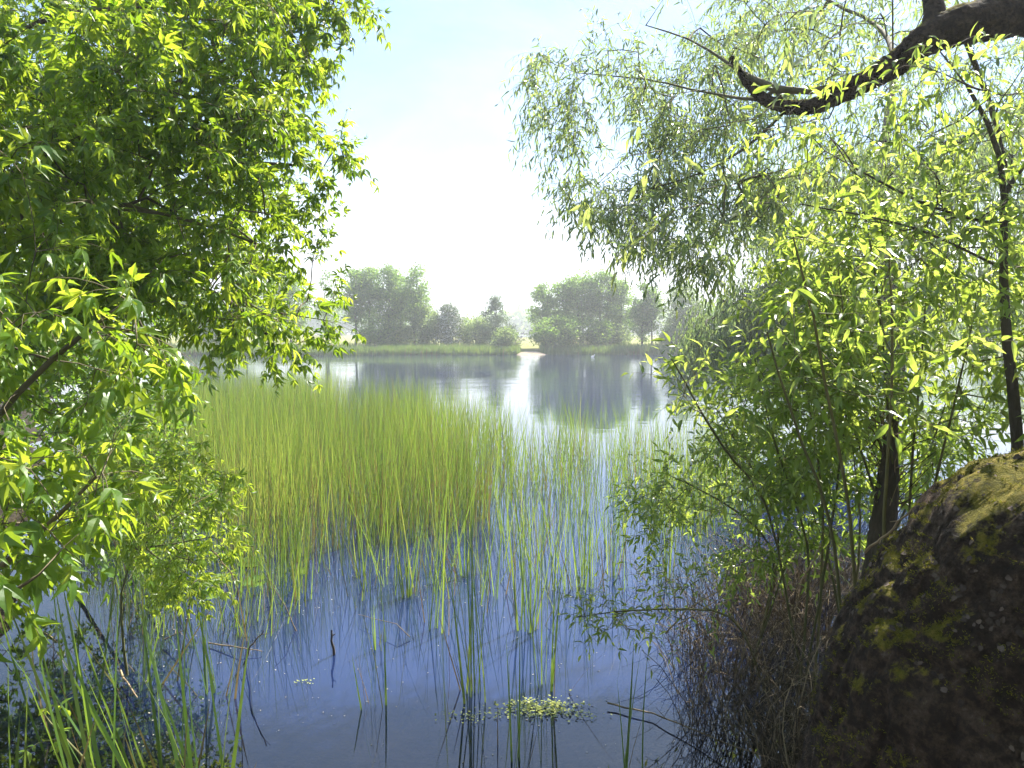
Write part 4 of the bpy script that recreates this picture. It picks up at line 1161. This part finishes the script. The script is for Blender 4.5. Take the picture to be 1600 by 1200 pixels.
def stump():
    b = np.array([2.05, 4.25, .2])
    e = empty('dead_stump', b, 'dark broken dead stump with bristling twigs among the young willows', 'stump')
    mb = MB(); big_trunk(mb, [b, P(1383, 800, 4.2), P(1390, 720, 4.2), P(1400, 645, 4.25)], [.09, .07, .05, .015], 24, .03, .01, 1.0)
    mb.build('trunk', M['bark'], e, True)
    mb = MB()
    for _ in range(60):
        s_ = P(1388 + rng.normal() * 8, rng.uniform(660, 830), 4.2); d = norm(np.array([rng.normal(), rng.normal() * .5, .5 + rng.random()])); l = rng.uniform(.1, .4)
        tube(mb, [s_, s_ + d * l * .5, s_ + d * l + rng.normal(size=3) * .03], [.005, .0035, .0015], 3, rng.random())
    mb.build('twigs', M['dry'], e)
stump()

sticks = [
 # polyline (px, py, z or None)/(depth), radius, material, name, label
 ([P(1040, 990, 4.6), P(1075, 950, 4.5), P(1135, 918, 4.4)], .006, 'straw', 'long pale straw leaning over the dead brush, upper of the crossed pair'),
 ([P(1060, 976, 4.5), P(1100, 950, 4.4), P(1140, 925, 4.35)], .005, 'straw', 'pale straw just below the longer one over the dead brush'),
 ([P(1250, 912, 3.9), P(1268, 880, 3.85), P(1284, 848, 3.8)], .005, 'straw', 'bright forked stalk standing out of the brown brush'),
 ([P(1353, 862, 3.3), P(1395, 825, 3.1), P(1452, 770, 2.9)], .007, 'straw', 'pale twig resting along the left edge of the mossy trunk'),
 ([G(948, 1098, .03), P(1020, 1115, 4.6), P(1130, 1160, 4.2), P(1250, 1200, 3.9)], .006, 'dry', 'long thin branch lying low over the blue water at lower right'),
 ([P(140, 758, 4.3), P(160, 800, 4.3), P(182, 860, 4.4)], .009, 'straw', 'broken pale reddish branch on the left bank shrub'),
 ([G(255, 1000, .04), G(287, 985, .16)], .007, 'straw', 'short pale stick floating by the left bank'),
 ([G(188, 1050, .05), G(215, 1090, .05)], .008, 'straw', 'cut pale stick lying between the cattail clumps'),
 ([G(325, 1005, .02), G(375, 1012, .05), G(410, 1018, .02)], .006, 'dry', 'thin dead stick lying level on the water near the left bank'),
 ([G(380, 1040, -.05), G(392, 1010, .25), G(412, 985, .42)], .008, 'dry', 'forked dead stem rising out of the water near the left bank'),
 ([G(520, 1030, -.05), P(518, 985, G(520, 1030)[1])], .014, 'bark', 'short dark stub poking out of the blue water left of centre'),
 ([G(462, 985, .0), P(445, 945, G(462, 985)[1]), P(420, 905, G(462, 985)[1] + .1)], .005, 'dry', 'thin curved dead stem in front of the reed bed'),
 ([P(330, 860, 5.0), P(362, 895, 5.0), P(372, 925, 5.0), G(368, 960, -.02)], .005, 'dry', 'arched tan twig bending into the water below the light green shrub'),
 ([G(640, 995, .02), P(620, 975, 5.9), P(560, 960, 6.2)], .004, 'dry', 'thin stick lying on the water in the middle of the pond foreground'),
]
for pl, r, mt, label in sticks:
    pl = np.array(pl); e_ = MB(); D = []
    for a, b in zip(pl[:-1], pl[1:]):
        for k in range(5): D.append(a + (b - a) * k / 5 + rng.normal(size=3) * r * .5)
    D.append(pl[-1]); D = np.array(D)
    tube(e_, D, np.linspace(r, r * .45, len(D)), 6, .7)
    if r > .004:
        for _ in range(2):
            s_ = D[rng.integers(2, len(D) - 1)]; dd = norm(rng.normal(size=3) + [0, 0, .5]) * rng.uniform(.03, .1)
            tube(e_, [s_, s_ + dd], [r * .4, r * .2], 4, .6)
    o = e_.build('dead_stick', M[mt], None, True)
    c_ = D[0].copy(); o.data.transform(__import__('mathutils').Matrix.Translation(-Vector(c_))); o.location = c_
    tag(o, label, 'stick', 'dead sticks around the pond edge')

# ------------------------------------------------------------------ things afloat
def pad(px, py, r, label, name='lily_pad', tilt=0.02):
    p = G(px, py, .012); mb = MB(); n = 26; ph = rng.uniform(0, 6.28)
    V = [p]
    for ring in (.5, 1.0):
        for k in range(n + 1):
            a = ph + .18 + (6.283 - .36) * k / n
            w_ = r * ring * (1 + .05 * noise.noise(Vector((math.cos(a) * 2, math.sin(a) * 2, px))))
            V.append(p + [w_ * math.cos(a), w_ * math.sin(a), (.012 * ring * ring + .006 * math.sin(3 * a)) * (r / .1) + tilt * math.sin(a) * ring])
    V = np.array(V)
    mb.add(V, np.array([(0, 1 + k, 2 + k) for k in range(n)]), rng.random()); base = 0
    mb.F.append(np.array([(1 + k, n + 2 + k, n + 3 + k, 2 + k) for k in range(n)])); mb.Rn.append(np.full(n, rng.random()))
    o = mb.build(name, M['pad'], None, True); o.data.transform(__import__('mathutils').Matrix.Translation(-Vector(p))); o.location = p
    tag(o, label, 'lily pad', 'lily pads afloat near the left shrub')
pad(392, 880, .13, 'largest round lily pad right of the light green shrub')
pad(398, 910, .11, 'yellowish lily pad just in front of the largest one', tilt=.03)
pad(345, 905, .10, 'lily pad under the tips of the light green shrub')
pad(330, 930, .09, 'small lily pad nearest the left bank', tilt=.03)
pad(470, 893, .07, 'small lily pad among the reeds right of the larger ones')
pad(183, 1147, .035, 'tiny bright leaf floating beside the leafy sprout')

def mat_of_leaves(px, py, rx, ry, n, label, size=.028):
    p = G(px, py, .01); mb = MB()
    e = (rng.normal(size=(n, 2)) * [rx, ry])
    o = np.stack([p[0] + e[:, 0], p[1] + e[:, 1], .008 + .012 * rng.random(n)], -1)
    Xd = np.stack([rng.normal(size=n), rng.normal(size=n), rng.normal(size=n) * .08], -1)
    instances(mb, OVAL[0] * [1, 1.3, .3], OVAL[1], o, Xd, np.tile(UP, (n, 1)) + rng.normal(size=(n, 3)) * .1, size * rng.uniform(.6, 1.5, n), np.clip(.75 + .2 * rng.normal(size=n), 0, 1))
    o_ = mb.build('floating_weed', M['weed']); o_.data.transform(__import__('mathutils').Matrix.Translation(-Vector(p))); o_.location = p
    tag(o_, label, 'water weed', 'mats of water weed afloat', 'stuff')
mat_of_leaves(848, 1105, .15, .06, 420, 'bright yellow green leaf mat floating at the foot of the tall reed tuft', .018)
mat_of_leaves(725, 1120, .09, .05, 60, 'loose little weed patch left of the bright leaf mat', .014)
mat_of_leaves(905, 1115, .08, .03, 40, 'scattered weed bits right of the bright leaf mat', .014)
mat_of_leaves(475, 1065, .05, .02, 22, 'few pale weed leaves on the water left of centre', .012)

def specks():
    mb = MB(); n = 420
    q = base_pts([(250, 860), (900, 860), (1000, 1195), (200, 1195)], n, 4.0, 1.5, -.1)
    n = len(q)
    o = np.stack([q[:, 0], q[:, 1], np.full(n, .004)], -1)
    instances(mb, OVAL[0] * [1, 1, .4], OVAL[1], o, np.stack([rng.normal(size=n), rng.normal(size=n), np.zeros(n)], -1), np.tile(UP, (n, 1)) + rng.normal(size=(n, 3)) * .15, rng.uniform(.004, .018, n), rng.random(n))
    tag(mb.build('floating_specks', M['debris']), 'pale specks of pollen, petals and bits floating on the near water', 'debris', kind='stuff')
    mb = MB(); n = 5200
    x = rng.uniform(-4.5, 4, n); y = rng.uniform(.8, 9, n); k = shore(x, y) < .9; x, y = x[k], y[k]; n = len(x)
    nz = np.array([noise.noise(Vector((a * .9, b * .9, 3))) for a, b in zip(x, y)])
    h = height(x, y); z = h + nz * .07 * np.where(h > 0, 1, .6) + .01
    instances(mb, OVAL[0], OVAL[1], np.stack([x, y, z], -1), np.stack([rng.normal(size=n), rng.normal(size=n), rng.normal(size=n) * .15], -1), np.tile(UP, (n, 1)) + rng.normal(size=(n, 3)) * .35, rng.uniform(.02, .06, n), rng.random(n))
    m = leaf_mat('litter_leaf', [(0, (.03, .02, .012)), (.6, (.10, .065, .035)), (1, (.24, .17, .10))], [(0, (.05, .03, .01)), (1, (.15, .1, .04))], .7, .15)
    tag(mb.build('leaf_litter', m), 'brown fallen leaves littering the bank and the shallow bottom', 'leaf litter', kind='stuff')
specks()

# ------------------------------------------------------------------ haze
def haze():
    x0, x1, y0, y1, z0, z1 = -420, 420, -40, 420, -3.6, 17
    V = np.array([(x, y, z) for z in (z0, z1) for y in (y0, y1) for x in (x0, x1)])
    F = np.array([(0, 2, 3, 1), (4, 5, 7, 6), (0, 1, 5, 4), (2, 6, 7, 3), (0, 4, 6, 2), (1, 3, 7, 5)])
    mb = MB(); mb.add(V, F, .5)
    m, t, out = mat_base('haze')
    v = t.nodes.new('ShaderNodeVolumePrincipled')
    v.inputs['Color'].default_value = (.96, .98, 1, 1); v.inputs['Density'].default_value = HAZE; v.inputs['Anisotropy'].default_value = .35
    t.links.new(v.outputs[0], out.inputs['Volume'])
    tag(mb.build('haze', m), 'pale summer haze over the pond', 'haze', kind='stuff')
HAZE = .0016
if HAZE: haze()
